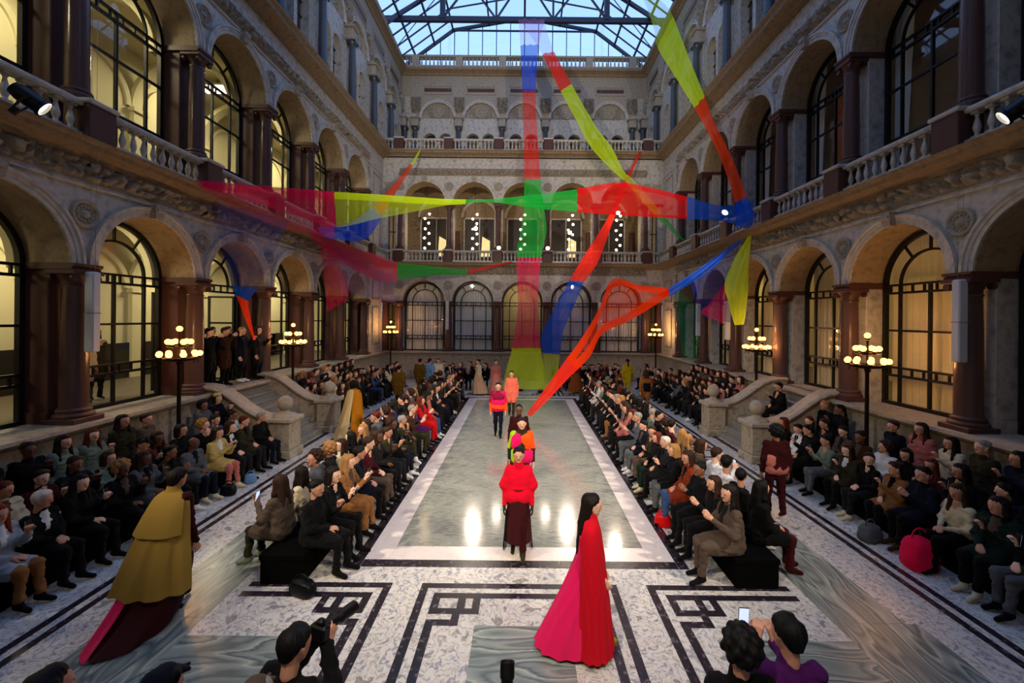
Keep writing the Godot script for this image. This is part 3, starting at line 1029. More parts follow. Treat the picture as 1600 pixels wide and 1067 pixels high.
func build_floor() -> void:
	var f := structure("floor", "polished marble pavement inlaid with black lines and Greek keys", "floor")
	slab(f, "veined_slab", "veined_marble", -9.4, 9.4, -1.0, 26.3, 0.0)
	# the runway panel: grey field, white border, black edge
	slab(f, "runway_field", "runway_marble", -2.03, 2.03, 6.99, 19.5, 0.0035)
	for s in [-1, 1]:
		slab(f, "white_border", "white_marble", s * 2.035, s * 2.42, 6.6, 19.8, 0.0035)
		strip(f, s * 2.425, s * 2.58, 6.41, 20.0)
	for d in [[6.6, 6.985], [19.505, 19.8]]:
		slab(f, "white_border", "white_marble", -2.03, 2.03, d[0], d[1], 0.0035)
	for d in [[6.41, 6.595], [19.805, 20.0]]:
		strip(f, -2.42, 2.42, d[0], d[1])
	# wavy green panels
	for s in [-1, 1]:
		slab(f, "wave_slab", "wave_marble_along", s * 3.95, s * 4.85, 5.3, 11.6, 0.003)
		slab(f, "wave_slab", "wave_marble_along", s * 3.95, s * 4.85, 12.3, 20.0, 0.003)
		slab(f, "wave_slab", "wave_marble_across", s * 2.35, s * 3.95, 2.0, 5.0, 0.003)
		slab(f, "wave_slab", "wave_marble_along", s * 3.955, s * 5.0, 1.0, 5.295, 0.003)
	slab(f, "wave_slab", "wave_marble_across", -0.55, 0.62, 2.0, 5.2, 0.003)
	# key figures at the near end
	key_corner(f, -1.38, 6.02, 1.0, -1.0, 1.38, 4.6)
	key_corner(f, 1.38, 6.02, -1.0, -1.0, 1.38, 4.6)
	key_corner(f, -1.80, 6.02, -1.0, -1.0, 2.0, 4.6)
	key_corner(f, 1.80, 6.02, 1.0, -1.0, 2.0, 4.6)
	# and at the far end
	key_corner(f, -1.38, 20.5, 1.0, 1.0, 1.38, 1.6)
	key_corner(f, 1.38, 20.5, -1.0, 1.0, 1.38, 1.6)
	key_corner(f, -1.80, 20.5, -1.0, 1.0, 2.0, 1.6)
	key_corner(f, 1.80, 20.5, 1.0, 1.0, 2.0, 1.6)
	# double lines along the two aisles with a key where they break in front of the stairs
	for s in [-1.0, 1.0]:
		key_corner(f, s * 5.85, 11.7, -s, -1.0, 1.7, 9.0)
		key_corner(f, s * 5.85, 12.2, -s, 1.0, 1.7, 8.6)
		strip(f, s * 6.2, s * 6.35, 10.9, 14.6)


# ---------------------------------------------------------------- rooms behind the walls

func room_box(called: String, label: String, m: String, x0: float, x1: float, y0: float, y1: float, d0: float, d1: float, inner: float) -> Node3D:
	var r := structure(called, label, "room")
	long_box(r, "rear_wall", m, inner - 0.15, inner + 0.15, y0 - 0.2, y1 + 0.2, -d1, -d0)
	long_box(r, "gallery_floor", "gallery_floor", x0, x1, y0 - 0.3, y0 - 0.001, -d1, -d0)
	long_box(r, "gallery_ceiling", m, x0, x1, y1, y1 + 0.2, -d1, -d0)
	for d in [d0, d1]:
		long_box(r, "end_wall", m, x0, x1, y0, y1, -d - 0.1, -d + 0.1)
	return r


func build_galleries() -> void:
	var halls := [[LEDGE, 6.5, 0], [FLOOR1, 12.5, 1]]
	for h in halls:
		var y0: float = h[0]
		var y1: float = h[1]
		var up: int = h[2]
		var r := room_box("wall_gallery_%s" % ["ground", "first"][up], "cream vaulted gallery behind the %s arches" % ["ground floor", "first floor"][up], "cream_plaster", -13.2, -HALF - 1.0, y0, y1, -1.0, BACK, -13.2)
		# transverse arches, wall arches and piers of the vaulted gallery
		for k in 9:
			var d := -0.8 + 3.0 * k
			var b := Build.new()
			var s := y1 - 1.85
			half_ring_into(b, [[1.75, -0.18], [1.6, -0.18], [1.6, 0.18], [1.75, 0.18]], 20)
			put("vault_arch", b.mesh(), mat.cream_plaster, r, pos(-11.4, s, -d))
			b = Build.new()
			b.box(Vector3(-13.06, y0, -d - 0.22), Vector3(-12.9, s, -d + 0.22))
			b.box(Vector3(-13.06, s - 0.14, -d - 0.28), Vector3(-12.84, s, -d + 0.28))
			put("wall_pier", b.mesh(), mat.cream_plaster, r)
		long_box(r, "dado", "dark_wood", -13.06, -12.98, y0, y0 + 1.15, -BACK, 1.0)
		for k in 8:
			var d := 0.7 + 3.0 * k
			var b := Build.new()
			half_ring_into(b, [[1.12, 0.0], [1.12, 0.08], [1.26, 0.1], [1.26, 0.0]], 20)
			put("wall_arch", b.mesh(), mat.cream_plaster, r, Transform3D(Basis(Vector3.UP, PI / 2), Vector3(-13.06, y1 - 1.85, -d)))
			if k % 2 == 1:
				b = Build.new()
				b.box(Vector3(-13.05, y0, -d - 0.55), Vector3(-12.98, y0 + 2.4, -d + 0.55))
				put("gallery_door", b.mesh(), mat.dark_wood if k % 4 == 1 else mat.cream_plaster, r)
		for k in 4:
			var d := 3.7 + 6.0 * k
			var lamp := thing("ceiling_light", "bright oblong ceiling light in the cream gallery, %s floor, %s from the far end" % [["ground", "upper"][up], ["fourth", "third", "second", "first"][k]], "ceiling light", pos(-11.4, y1 - 0.32, -d))
			var b := Build.new()
			b.chamfer(Vector3(-0.62, 0.0, -0.32), Vector3(0.62, 0.08, 0.32), 0.02)
			put("housing", b.mesh(), mat.white_plastic, lamp)
			b = Build.new()
			b.chamfer(Vector3(-0.55, -0.05, -0.25), Vector3(0.55, 0.005, 0.25), 0.02)
			put("diffuser_light", b.mesh(), mat.gallery_light_glow, lamp)
			b = Build.new()
			b.tube([Vector3(0, 0.07, 0), Vector3(0, 0.34, 0)], 0.015)
			put("stem", b.mesh(), mat.black_metal, lamp)
			var a := AreaLight3D.new()
			a.name = "gallery_light_source"
			a.area_size = Vector2(1.1, 0.5)
			a.light_color = Color(1.0, 0.94, 0.76)
			a.light_energy = GALLERY_ENERGY[up]
			a.area_range = 40.0
			a.shadow_enabled = true
			a.rotation.x = -PI / 2
			a.position = Vector3(0, -0.07, 0)
			lamp.add_child(a)
	# rooms behind the opposite wall, curtained
	for h in halls:
		var up: int = h[2]
		var r := room_box("wall_room_%s" % ["ground", "first"][up], "dim curtained room behind the %s arches" % ["ground floor", "first floor"][up], "cream_plaster" if up == 0 else "room_plaster", HALF + 1.0, 13.2, h[0], h[1], -1.0, BACK, 13.2)
		for k in range(1, 8):
			var d := 0.7 + 3.0 * k
			var b := Build.new()
			var bands: Array = [[-1.25, 1.25]] if up == 0 else [[-1.25, -0.72], [0.55, 1.25]]
			for band in bands:
				var rows := []
				for y in [0.0, 0.5, 1.0]:
					var row := PackedVector3Array()
					var nn := int((band[1] - band[0]) / 0.03)
					for m in nn + 1:
						var u: float = lerpf(band[0], band[1], float(m) / nn)
						var draw := 1.0 if up == 0 else lerpf(0.55, 1.0, y)
						var uu: float = u if up == 0 else (-1.25 + (u + 1.25) * draw if u < 0 else 1.25 - (1.25 - u) * draw)
						row.append(Vector3(0.05 * sin(u * 34.0 + k), lerpf(h[0], h[1] - 0.4, y), uu))
					rows.append(row)
				b.grid(rows)
			lone("curtain", "%s hung inside the %s floor window, %s from the far corner" % ["drawn cream net curtain" if up == 0 else "tied back white drapes", ["ground", "upper"][up], ["eighth", "seventh", "sixth", "fifth", "fourth", "third", "second", "first"][k]], "curtain", b.mesh(), mat.curtain_cloth if up == 0 else mat.pale_curtain, pos(HALF + 1.15, 0, -d), "curtains of the dim rooms")
		for k in (4 if up == 0 else 0):
			var d := 5.2 + 6.0 * k
			var lamp := thing("ceiling_light", "ceiling light behind the curtains of the dim %s floor room, %s from the far end" % [["ground", "upper"][up], ["fourth", "third", "second", "first"][k]], "ceiling light", pos(11.4, h[1] - 0.3, -d))
			var b := Build.new()
			b.chamfer(Vector3(-0.42, 0.0, -0.42), Vector3(0.42, 0.1, 0.42), 0.02)
			put("diffuser_light", b.mesh(), mat.room_light_glow, lamp)
			var a := AreaLight3D.new()
			a.name = "room_light_source"
			a.area_size = Vector2(0.8, 0.8)
			a.light_color = Color(1.0, 0.86, 0.58) if up == 0 else Color(0.95, 0.98, 0.95)
			a.light_energy = ROOM_ENERGY[up]
			a.area_range = 40.0
			a.shadow_enabled = true
			a.rotation.x = -PI / 2
			a.position = Vector3(0, -0.03, 0)
			lamp.add_child(a)
	# curtained rooms behind the far wall
	var e := structure("wall_room_far", "dim room behind the curtained windows of the far wall", "room")
	long_box(e, "rear_wall", "cream_plaster", -HALF, HALF, LEDGE, 6.6, -BACK - 3.4, -BACK - 3.2)
	long_box(e, "room_floor", "gallery_floor", -HALF, HALF, LEDGE - 0.2, LEDGE - 0.001, -BACK - 3.2, -BACK - 0.6)
	for q in [-1, 1]:
		long_box(e, "end_wall", "cream_plaster", minf(q * HALF, q * (HALF + 0.1)), maxf(q * HALF, q * (HALF + 0.1)), LEDGE, 6.6, -BACK - 3.2, -BACK - 0.5)
	for k in 5:
		if k == 2:
			continue
		var b := Build.new()
		var rows := []
		for y in [LEDGE, 6.0]:
			var row := PackedVector3Array()
			for m in 81:
				var u := -1.25 + 2.5 * m / 80.0
				row.append(Vector3(-u, y, 0.035 * sin(u * 40.0 + k)))
			rows.append(row)
		b.grid(rows)
		lone("curtain", "pleated grey net curtain in the far wall window, %s" % ["next to the lit gallery side", "second from the lit gallery side", "", "second from the curtained side", "next to the curtained side"][k], "curtain", b.mesh(), mat.pale_curtain, pos(-6.0 + 3.0 * k, 0, -BACK - 0.62), "curtains of the far wall")
	var ra := AreaLight3D.new()
	ra.name = "far_room_light_source"
	var far_lamp := thing("ceiling_light", "ceiling light in the room behind the far wall windows", "ceiling light", pos(0, 6.2, -BACK - 1.9))
	var fb := Build.new()
	fb.chamfer(Vector3(-0.6, 0.0, -0.3), Vector3(0.6, 0.1, 0.3), 0.02)
	put("diffuser_light", fb.mesh(), mat.room_light_glow, far_lamp)
	ra.area_size = Vector2(1.2, 0.6)
	ra.light_color = Color(1.0, 0.88, 0.68)
	ra.light_energy = FAR_ROOM_ENERGY
	ra.area_range = 40.0
	ra.shadow_enabled = true
	ra.rotation.x = -PI / 2
	ra.position = Vector3(0, -0.03, 0)
	far_lamp.add_child(ra)


const GALLERY_ENERGY := [11.0, 13.0]
const ROOM_ENERGY := [2.6, 1.1]
const FAR_ROOM_ENERGY := 0.9


# ---------------------------------------------------------------- glass roof

func build_roof() -> void:
	var r := structure("roof", "glazed roof of dark steel trusses and glass over the court", "roof")
	var e := EAVES + 0.75
	var x1 := 8.95
	var x2 := 5.05
	var y2 := e + 2.4
	var y3 := y2 + 0.9
	var far := BACK_UP + 0.55
	var near := -1.2
	var beam := func(called: String, a: Vector3, b: Vector3, w: float, h: float) -> void:
		var bb := Build.new()
		var d := b - a
		var t := Transform3D(Basis.looking_at(d.normalized(), Vector3.UP if absf(d.normalized().y) < 0.95 else Vector3.RIGHT), a)
		bb.box(Vector3(-w / 2, -h / 2, -d.length()), Vector3(w / 2, h / 2, 0), t)
		put(called, bb.mesh(), mat.roof_steel, r)
	var pane := func(a: Vector3, b: Vector3, c: Vector3, d: Vector3) -> void:
		var bb := Build.new()
		bb.quad(a, b, c, d)
		put("pane", bb.mesh(), mat.roof_glass, r)
	var steps := 30
	for s in [-1.0, 1.0]:
		for k in steps + 1:
			var z := -lerpf(near, far, float(k) / steps)
			beam.call("glazing_bar", Vector3(s * x1, e - 0.5, z), Vector3(s * x2, y2, z), 0.05, 0.09)
			if k < steps:
				var z2 := -lerpf(near, far, float(k + 1) / steps)
				pane.call(Vector3(s * x1, e - 0.5, z), Vector3(s * x1, e - 0.5, z2), Vector3(s * x2, y2 + 0.05, z2), Vector3(s * x2, y2 + 0.05, z))
				pane.call(Vector3(s * x2, y2 + 0.05, z), Vector3(s * x2, y2 + 0.05, z2), Vector3(0, y3 + 0.05, z2), Vector3(0, y3 + 0.05, z))
			if k % 2 == 0:
				beam.call("glazing_bar", Vector3(s * x2, y2, z), Vector3(0, y3, z), 0.05, 0.09)
		for t in 4:
			var g := t / 3.0
			beam.call("purlin", Vector3(s * lerpf(x1, x2, g), lerpf(e - 0.5, y2, g) - 0.08, -near), Vector3(s * lerpf(x1, x2, g), lerpf(e - 0.5, y2, g) - 0.08, -far), 0.1, 0.16)
		beam.call("purlin", Vector3(s * 2.5, (y2 + y3) / 2 - 0.08, -near), Vector3(s * 2.5, (y2 + y3) / 2 - 0.08, -far), 0.1, 0.16)
	beam.call("ridge", Vector3(0, y3, -near), Vector3(0, y3, -far), 0.14, 0.2)
	# trusses across the court
	for d in [2.0, 8.0, 14.0, 20.0, 26.0]:
		beam.call("tie_beam", Vector3(-x1, e + 0.35, -d), Vector3(x1, e + 0.35, -d), 0.22, 0.3)
		for s in [-1.0, 1.0]:
			beam.call("truss_post", Vector3(s * x2, e + 0.35, -d), Vector3(s * x2, y2, -d), 0.3, 0.3)
			beam.call("rafter", Vector3(s * x1, e - 0.1, -d), Vector3(s * x2, y2 - 0.05, -d), 0.16, 0.22)
			beam.call("rafter", Vector3(s * x2, y2 - 0.05, -d), Vector3(0, y3 - 0.05, -d), 0.16, 0.22)
			beam.call("truss_post", Vector3(s * 1.75, e + 0.35, -d), Vector3(s * 1.75, y2 + 0.5, -d), 0.12, 0.12)
			beam.call("brace", Vector3(s * x2, e + 0.4, -d), Vector3(s * 3.4, y2 + 0.2, -d), 0.1, 0.1)
			beam.call("brace", Vector3(s * 1.75, e + 0.4, -d), Vector3(s * 3.4, y2 + 0.2, -d), 0.1, 0.1)
			beam.call("brace", Vector3(s * 1.75, e + 0.4, -d), Vector3(0, y3 - 0.2, -d), 0.1, 0.1)
			beam.call("tie_rod", Vector3(s * x1, e + 0.35, -d + 3.0), Vector3(s * x2, y2 - 0.2, -d), 0.04, 0.04)
			beam.call("tie_rod", Vector3(s * x1, e + 0.35, -d - 3.0), Vector3(s * x2, y2 - 0.2, -d), 0.04, 0.04)
	# glazed far gable
	var xs := 18
	for k in xs + 1:
		var x := lerpf(-x1, x1, float(k) / xs)
		var top := func(q: float) -> float:
			var a := absf(q)
			return lerpf(y2, e - 0.5, (a - x2) / (x1 - x2)) if a > x2 else lerpf(y3, y2, a / x2)
		beam.call("gable_bar", Vector3(x, e - 1.4, -far), Vector3(x, maxf(top.call(x), e - 1.3), -far), 0.045, 0.06)
		if k < xs:
			var x3 := lerpf(-x1, x1, float(k + 1) / xs)
			pane.call(Vector3(x, e - 1.4, -far - 0.03), Vector3(x3, e - 1.4, -far - 0.03), Vector3(x3, top.call(x3), -far - 0.03), Vector3(x, top.call(x), -far - 0.03))
	for y in [e + 0.4, y2 - 0.05]:
		var reach := x1 if y < e + 0.3 else (lerpf(x1, x2, (y - e + 0.5) / (y2 - e + 0.5)))
		beam.call("gable_rail", Vector3(-reach, y, -far + 0.05), Vector3(reach, y, -far + 0.05), 0.08, 0.1)
	for s in [-1.0, 1.0]:
		beam.call("verge", Vector3(s * x1, e - 0.5, -far), Vector3(s * x2, y2, -far), 0.14, 0.2)
		beam.call("verge", Vector3(s * x2, y2, -far), Vector3(0, y3, -far), 0.14, 0.2)


# ---------------------------------------------------------------- stairs

func build_stairs() -> void:
	for s in [-1, 1]:
		var where := "below the lit galleries" if s < 0 else "below the curtained rooms"
		var t := Transform3D(Basis(Vector3.UP, PI / 2 if s < 0 else -PI / 2), Vector3(s * 6.42, 0, -12.72))
		# local: x along the wall, z towards the court (z = 0 at the foot of the stair), so the treads climb towards -z
		var st := structure("stairs_%s" % ["gallery", "room"][0 if s < 0 else 1], "flight of ten marble steps %s" % where, "stairs", t)
		for k in 10:
			var b := Build.new()
			var run := 0.235
			b.box(Vector3(-1.12, 0.17 * k, -2.35), Vector3(1.12, 0.17 * k + 0.13, -run * k))
			var step := put("step", b.mesh(), mat.step_stone, st)
			b = Build.new()
			b.chamfer(Vector3(-1.12, 0.17 * k + 0.13, -2.35), Vector3(1.12, 0.17 * (k + 1), -run * k + 0.03), 0.01)
			put("tread", b.mesh(), mat.step_stone, step)
		for q in [-1, 1]:
			var wall := []   # outline in (z, y): level plinth, slope, landing
			var curve := [[0.0, 0.95], [-0.35, 0.97], [-0.6, 1.03], [-0.9, 1.2], [-1.2, 1.42], [-1.5, 1.63], [-1.75, 1.74], [-2.0, 1.78], [-2.3, 1.78]]
			wall.append(Vector2(-2.3, 0.0))
			wall.append(Vector2(0.0, 0.0))
			for c in curve:
				wall.append(Vector2(c[0], c[1]))
			wall.append(Vector2(-2.3, 0.0))
			var b := Build.new()
			b.run(wall, q * 1.3 - 0.16, q * 1.3 + 0.16)
			var bal := put("side_wall", b.mesh(), mat.ledge_stone, st)
			b = Build.new()
			var rows := []
			for c in curve:
				var row := PackedVector3Array()
				for p in [[-0.16, 0.0], [-0.24, 0.04], [-0.25, 0.09], [-0.2, 0.14], [0.2, 0.14], [0.25, 0.09], [0.24, 0.04], [0.16, 0.0]]:
					row.append(Vector3(q * 1.3 + p[0], c[1] + p[1], c[0]))
				rows.append(row)
			b.grid(rows, true, false)
			put("coping", b.mesh(), mat.ledge_stone, bal)
			b = Build.new()
			b.chamfer(Vector3(q * 1.3 - 0.34, 0, -0.3), Vector3(q * 1.3 + 0.34, 0.22, 0.38), 0.02)
			b.chamfer(Vector3(q * 1.3 - 0.28, 0.22, -0.24), Vector3(q * 1.3 + 0.28, 0.95, 0.32), 0.015)
			var ped := put("pedestal", b.mesh(), mat.ledge_stone, st)
			b = Build.new()
			b.chamfer(Vector3(q * 1.3 - 0.36, 0.95, -0.32), Vector3(q * 1.3 + 0.36, 1.08, 0.4), 0.03)
			b.lathe([[0.3, 1.08], [0.28, 1.13], [0.14, 1.17], [0.1, 1.22], [0.12, 1.26]], 16, pos(q * 1.3, 0, 0.04))
			put("pedestal_cap", b.mesh(), mat.ledge_stone, ped)
			b = Build.new()
			b.ball(Vector3(q * 1.3, 1.43, 0.04), 0.2, 20)
			put("ball_finial", b.mesh(), mat.ledge_stone, ped)


# ---------------------------------------------------------------- lamps

func build_lamps() -> void:
	# globes on bronze standards
	var b := Build.new()
	b.lathe([[0.22, 0.0], [0.22, 0.08], [0.15, 0.14], [0.08, 0.22], [0.06, 0.5], [0.045, 0.6], [0.04, 2.6], [0.06, 2.66], [0.04, 2.72], [0.03, 2.76], [0.025, 3.3], [0.04, 3.34]], 12)
	shape.lamp_post = b.mesh()
	b = Build.new()
	b.lathe([[0.04, 2.68], [0.34, 2.74], [0.36, 2.78], [0.33, 2.8], [0.03, 2.76]], 24)
	b.lathe([[0.03, 3.0], [0.24, 3.04], [0.25, 3.07], [0.03, 3.06]], 20)
	for k in 9:
		var a := TAU * k / 9
		b.lathe([[0.002, -0.09], [0.016, -0.06], [0.004, 0.0]], 6, pos(cos(a) * 0.35, 2.74, sin(a) * 0.35))
		b.tube([Vector3(cos(a) * 0.34, 2.76, sin(a) * 0.34), Vector3(cos(a) * 0.38, 2.82, sin(a) * 0.38)], 0.02)
	shape.lamp_tray = b.mesh()
	b = Build.new()
	b.ball(Vector3.ZERO, 0.066, 12)
	shape.globe = b.mesh()
	b = Build.new()
	b.lathe([[0.03, -0.1], [0.05, -0.085], [0.04, -0.06]], 8)
	shape.globe_cup = b.mesh()
	var spots := [[-7.98, 9.85, "in front of the lit gallery before the stair"], [-7.98, 14.75, "in front of the lit gallery beyond the stair"], [-7.75, 25.0, "in the far corner by the lit gallery"], [7.98, 9.75, "by the curtained windows before the stair"], [7.98, 14.35, "by the curtained windows beyond the stair"], [7.75, 24.4, "in the far corner by the curtained windows"]]
	for sp in spots:
		var l := thing("lamp_standard", "lamp post with tiers of glowing globes %s" % sp[2], "lamp", pos(sp[0], 0, -sp[1]), "globe lamp standards round the court")
		put("post", shape.lamp_post, mat.bronze, l)
		put("tray", shape.lamp_tray, mat.bronze, l)
		var places := [Vector3(0, 3.46, 0)]
		for k in 9:
			places.append(Vector3(cos(TAU * k / 9) * 0.38, 2.88, sin(TAU * k / 9) * 0.38))
		for k in 6:
			places.append(Vector3(cos(TAU * (k + 0.5) / 6) * 0.21, 3.16, sin(TAU * (k + 0.5) / 6) * 0.21))
		for k in places.size():
			var g := put("globe", shape.globe, mat.globe_glow, l, Transform3D(Basis(), places[k]))
			put("cup", shape.globe_cup, mat.bronze, g)
			if k in [0, 2]:
				omni(l, places[k], Color(1.0, 0.74, 0.44), LAMP_ENERGY, 0.08)
	# strings of bulbs in the arches of the loggia
	b = Build.new()
	b.ball(Vector3.ZERO, 0.07, 12)
	shape.bulb = b.mesh()
	b = Build.new()
	b.lathe([[0.02, 0.07], [0.035, 0.09], [0.02, 0.13]], 8)
	shape.bulb_cap = b.mesh()
	for k in 5:
		var x := -6.0 + 3.0 * k
		var l := thing("bulb_string", "hanging string of round white bulbs in the loggia arch, %s" % ["first from the lit gallery side", "second from the lit gallery side", "behind the green ribbon", "fourth from the lit gallery side", "fifth from the lit gallery side"][k], "pendant light", pos(x, 0, -BACK - 0.75), "bulb strings in the loggia")
		b = Build.new()
		b.tube([Vector3(0, FLOOR2 - 0.4, 0), Vector3(0, 8.0, 0)], 0.012)
		put("cable", b.mesh(), mat.black_metal, l)
		for m in 8:
			var p := Vector3(0.13 if m % 2 == 0 else -0.13, 10.25 - 0.31 * m, 0.1 * (m % 3) - 0.1)
			var g := put("bulb", shape.bulb, mat.string_bulb_glow, l, Transform3D(Basis(), p))
			put("bulb_cap", shape.bulb_cap, mat.black_metal, g)
			if m == 3:
				omni(l, p, Color(1.0, 0.88, 0.7), STRING_ENERGY, 0.08)
	# stage lanterns clamped to the balustrades and hung in the loggia
	b = Build.new()
	b.lathe([[0.02, -0.36], [0.1, -0.36], [0.13, -0.26], [0.13, 0.0], [0.15, 0.02], [0.15, 0.06], [0.125, 0.06], [0.125, 0.01]], 18, Transform3D(Basis(Vector3.RIGHT, -PI / 2), Vector3.ZERO), false)
	shape.lantern_body = b.mesh()
	b = Build.new()
	b.tube([Vector3(-0.16, 0, 0.12), Vector3(-0.17, -0.1, 0.14), Vector3(-0.12, -0.24, 0.14), Vector3(0.12, -0.24, 0.14), Vector3(0.17, -0.1, 0.14), Vector3(0.16, 0, 0.12)], 0.016)
	b.box(Vector3(-0.04, -0.34, 0.1), Vector3(0.04, -0.23, 0.18))
	shape.lantern_yoke = b.mesh()
	b = Build.new()
	b.lathe([[0.002, 0.0], [0.06, 0.008], [0.122, 0.0]], 18, Transform3D(Basis(Vector3.RIGHT, -PI / 2), Vector3(0, 0, -0.015)))
	shape.lantern_lens = b.mesh()
	var aims := [
		[Vector3(-7.72, 7.1, -6.75), Vector3(-0.4, 0.6, -12.5), 0.8, "on the balustrade of the lit gallery, first from the near end"],
		[Vector3(7.72, 7.1, -6.75), Vector3(0.4, 0.6, -12.5), 0.8, "on the balustrade of the curtained side, first from the near end"],
		[Vector3(-6.2, 7.6, 0.0), Vector3(2.0, 15.5, -26.0), 2.6, "over the cornice behind the photographer, gallery end"],
		[Vector3(6.2, 7.6, 0.0), Vector3(-2.0, 15.5, -26.0), 2.6, "over the cornice behind the photographer, curtain end"],
		[Vector3(-2.2, 7.6, 0.0), Vector3(0.3, 1.0, -5.6), 0.42, "over the cornice behind the photographer, gallery half"],
		[Vector3(2.2, 7.6, 0.0), Vector3(-0.3, 1.0, -6.0), 0.42, "over the cornice behind the photographer, curtain half"],
		[Vector3(-8.1, 8.15, -1.4), Vector3(0.3, 0.6, -11.0), 1.25, "on the lit gallery balustrade beside the photographer"],
		[Vector3(8.1, 8.15, -1.4), Vector3(-0.3, 0.6, -11.0), 1.25, "on the curtained balustrade beside the photographer"],
		[Vector3(-1.42, 7.95, -BACK + 0.52), Vector3(-0.5, 1.5, -14.0), 0.03, "on the far balustrade beside the pink ribbon, gallery half"],
		[Vector3(1.5, 7.95, -BACK + 0.52), Vector3(0.5, 1.5, -14.0), 0.03, "on the far balustrade beside the pink ribbon, curtain half"],
		[Vector3(8.1, 8.1, -16.9), Vector3(0.5, 0.5, -12.0), 0.5, "on the curtained balustrade next to the blue ribbon"],
		[Vector3(-2.92, 9.3, -BACK - 0.5), Vector3(-1.2, 0.0, -9.0), 0.25, "hung in the loggia arch, second from the lit side"],
		[Vector3(2.92, 9.1, -BACK - 0.5), Vector3(1.2, 0.0, -9.0), 0.25, "hung in the loggia arch, fourth from the lit side"],
		[Vector3(5.9, 10.35, -BACK - 0.5), Vector3(2.4, 0.0, -9.0), 0.2, "hung in the loggia arch, fifth from the lit side"],
	]
	for q in aims:
		var d: Vector3 = (q[1] - q[0]).normalized()
		var l := thing("stage_lantern", "black stage lantern %s" % q[3], "spotlight", Transform3D(Basis.looking_at(d), q[0]), "stage lanterns aimed at the runway")
		put("body", shape.lantern_body, mat.black_metal, l)
		put("yoke", shape.lantern_yoke, mat.black_metal, l)
		put("lens", shape.lantern_lens, mat.flood_lens_light if float(q[2]) < 0.2 else mat.spot_lens_light, l)
		var sp := SpotLight3D.new()
		sp.name = "stage_light_source"
		sp.light_color = Color(1.0, 0.93, 0.84)
		sp.light_energy = STAGE_ENERGY * float(q[2])
		sp.spot_range = 60.0
		sp.spot_attenuation = 2.0
		sp.spot_angle = 27.0
		sp.spot_angle_attenuation = 0.8
		sp.light_size = 0.12
		sp.shadow_enabled = true
		sp.position = Vector3(0, 0, -0.1)
		l.add_child(sp)


const LAMP_ENERGY := 0.8
const STRING_ENERGY := 0.18
const STAGE_ENERGY := 66.0


func omni(parent: Node, p: Vector3, c: Color, energy: float, size: float) -> void:
	var o := OmniLight3D.new()
	o.name = "bulb_light_source"
	o.light_color = c
	o.light_energy = energy
	o.omni_range = 60.0
	o.omni_attenuation = 2.0
	o.light_size = size
	o.shadow_enabled = true
	o.position = p
	parent.add_child(o, true)


# ---------------------------------------------------------------- ribbons of sheer cloth

func spline(pts: Array, t: float) -> Vector3:
	var n := pts.size() - 1
	var k := clampi(int(t * n), 0, n - 1)
	var f := t * n - k
	return pts[k].cubic_interpolate(pts[k + 1], pts[maxi(k - 1, 0)], pts[mini(k + 2, n)], f)


# edges: [[ax, ay, bx, by, depth], ...] gives both edges of the cloth; colours: [[material, first, last], ...] in steps of the edge list
func ribbon(label: String, edges: Array, colours: Array, ripple := 0.05, folds := 3.0) -> Node3D:
	var pa := []
	var pb := []
	for e in edges:
		pa.append(at_pixel(e[0], e[1], e[4]))
		pb.append(at_pixel(e[2], e[3], e[4] + (e[5] if e.size() > 5 else 0.0)))
	var mid: Vector3 = (pa[0] + pb[0]) / 2
	var r := thing("fabric_ribbon", label, "fabric ribbon", Transform3D(Basis(), mid), "sheer ribbons strung across the court")
	var n := edges.size() - 1
	for c in colours:
		var steps := int(10 * (c[2] - c[1])) + 2
		var across := 14
		var rows := []
		for k in steps + 1:
			var t: float = lerpf(c[1], c[2], float(k) / steps) / n
			var a := spline(pa, t) - mid
			var b := spline(pb, t) - mid
			var d := spline(pa, minf(t + 0.01, 1.0)) - spline(pa, maxf(t - 0.01, 0.0))
			var nn := (b - a).cross(d).normalized()
			var wide := (b - a).length()
			var row := PackedVector3Array()
			for m in across + 1:
				var u := float(m) / across
				row.append(a.lerp(b, u) + nn * minf(ripple, wide * 0.12) * sin(u * TAU * folds + t * 7.0) * (0.6 + 0.4 * sin(t * 11.0 + u * 3.0)))
			rows.append(row)
		var bb := Build.new()
		bb.grid(rows)
		put("panel", bb.mesh(), mat[c[0]], r)
	return r


# a denser hem along one edge of a ribbon, `w` metres deep
func hem(r: Node3D, edges: Array, w: float, material: String, first: float, last: float, other := false) -> void:
	var pa := []
	var pb := []
	for e in edges:
		var a := at_pixel(e[0], e[1], e[4] - 0.03)
		var b := at_pixel(e[2], e[3], e[4] - 0.03 + (e[5] if e.size() > 5 else 0.0))
		if other:
			var q := a
			a = b
			b = q
		pa.append(a - r.position)
		pb.append(a + (b - a).limit_length(w) - r.position)
	var rows := []
	var n := edges.size() - 1
	for k in 41:
		var t := lerpf(first, last, k / 40.0) / n
		var a := spline(pa, t)
		var b := spline(pb, t)
		rows.append(PackedVector3Array([a, a.lerp(b, 0.5) + Vector3(0, 0, 0.02), b]))
	var bb := Build.new()
	bb.grid(rows)
	put("hem", bb.mesh(), mat[material], r)


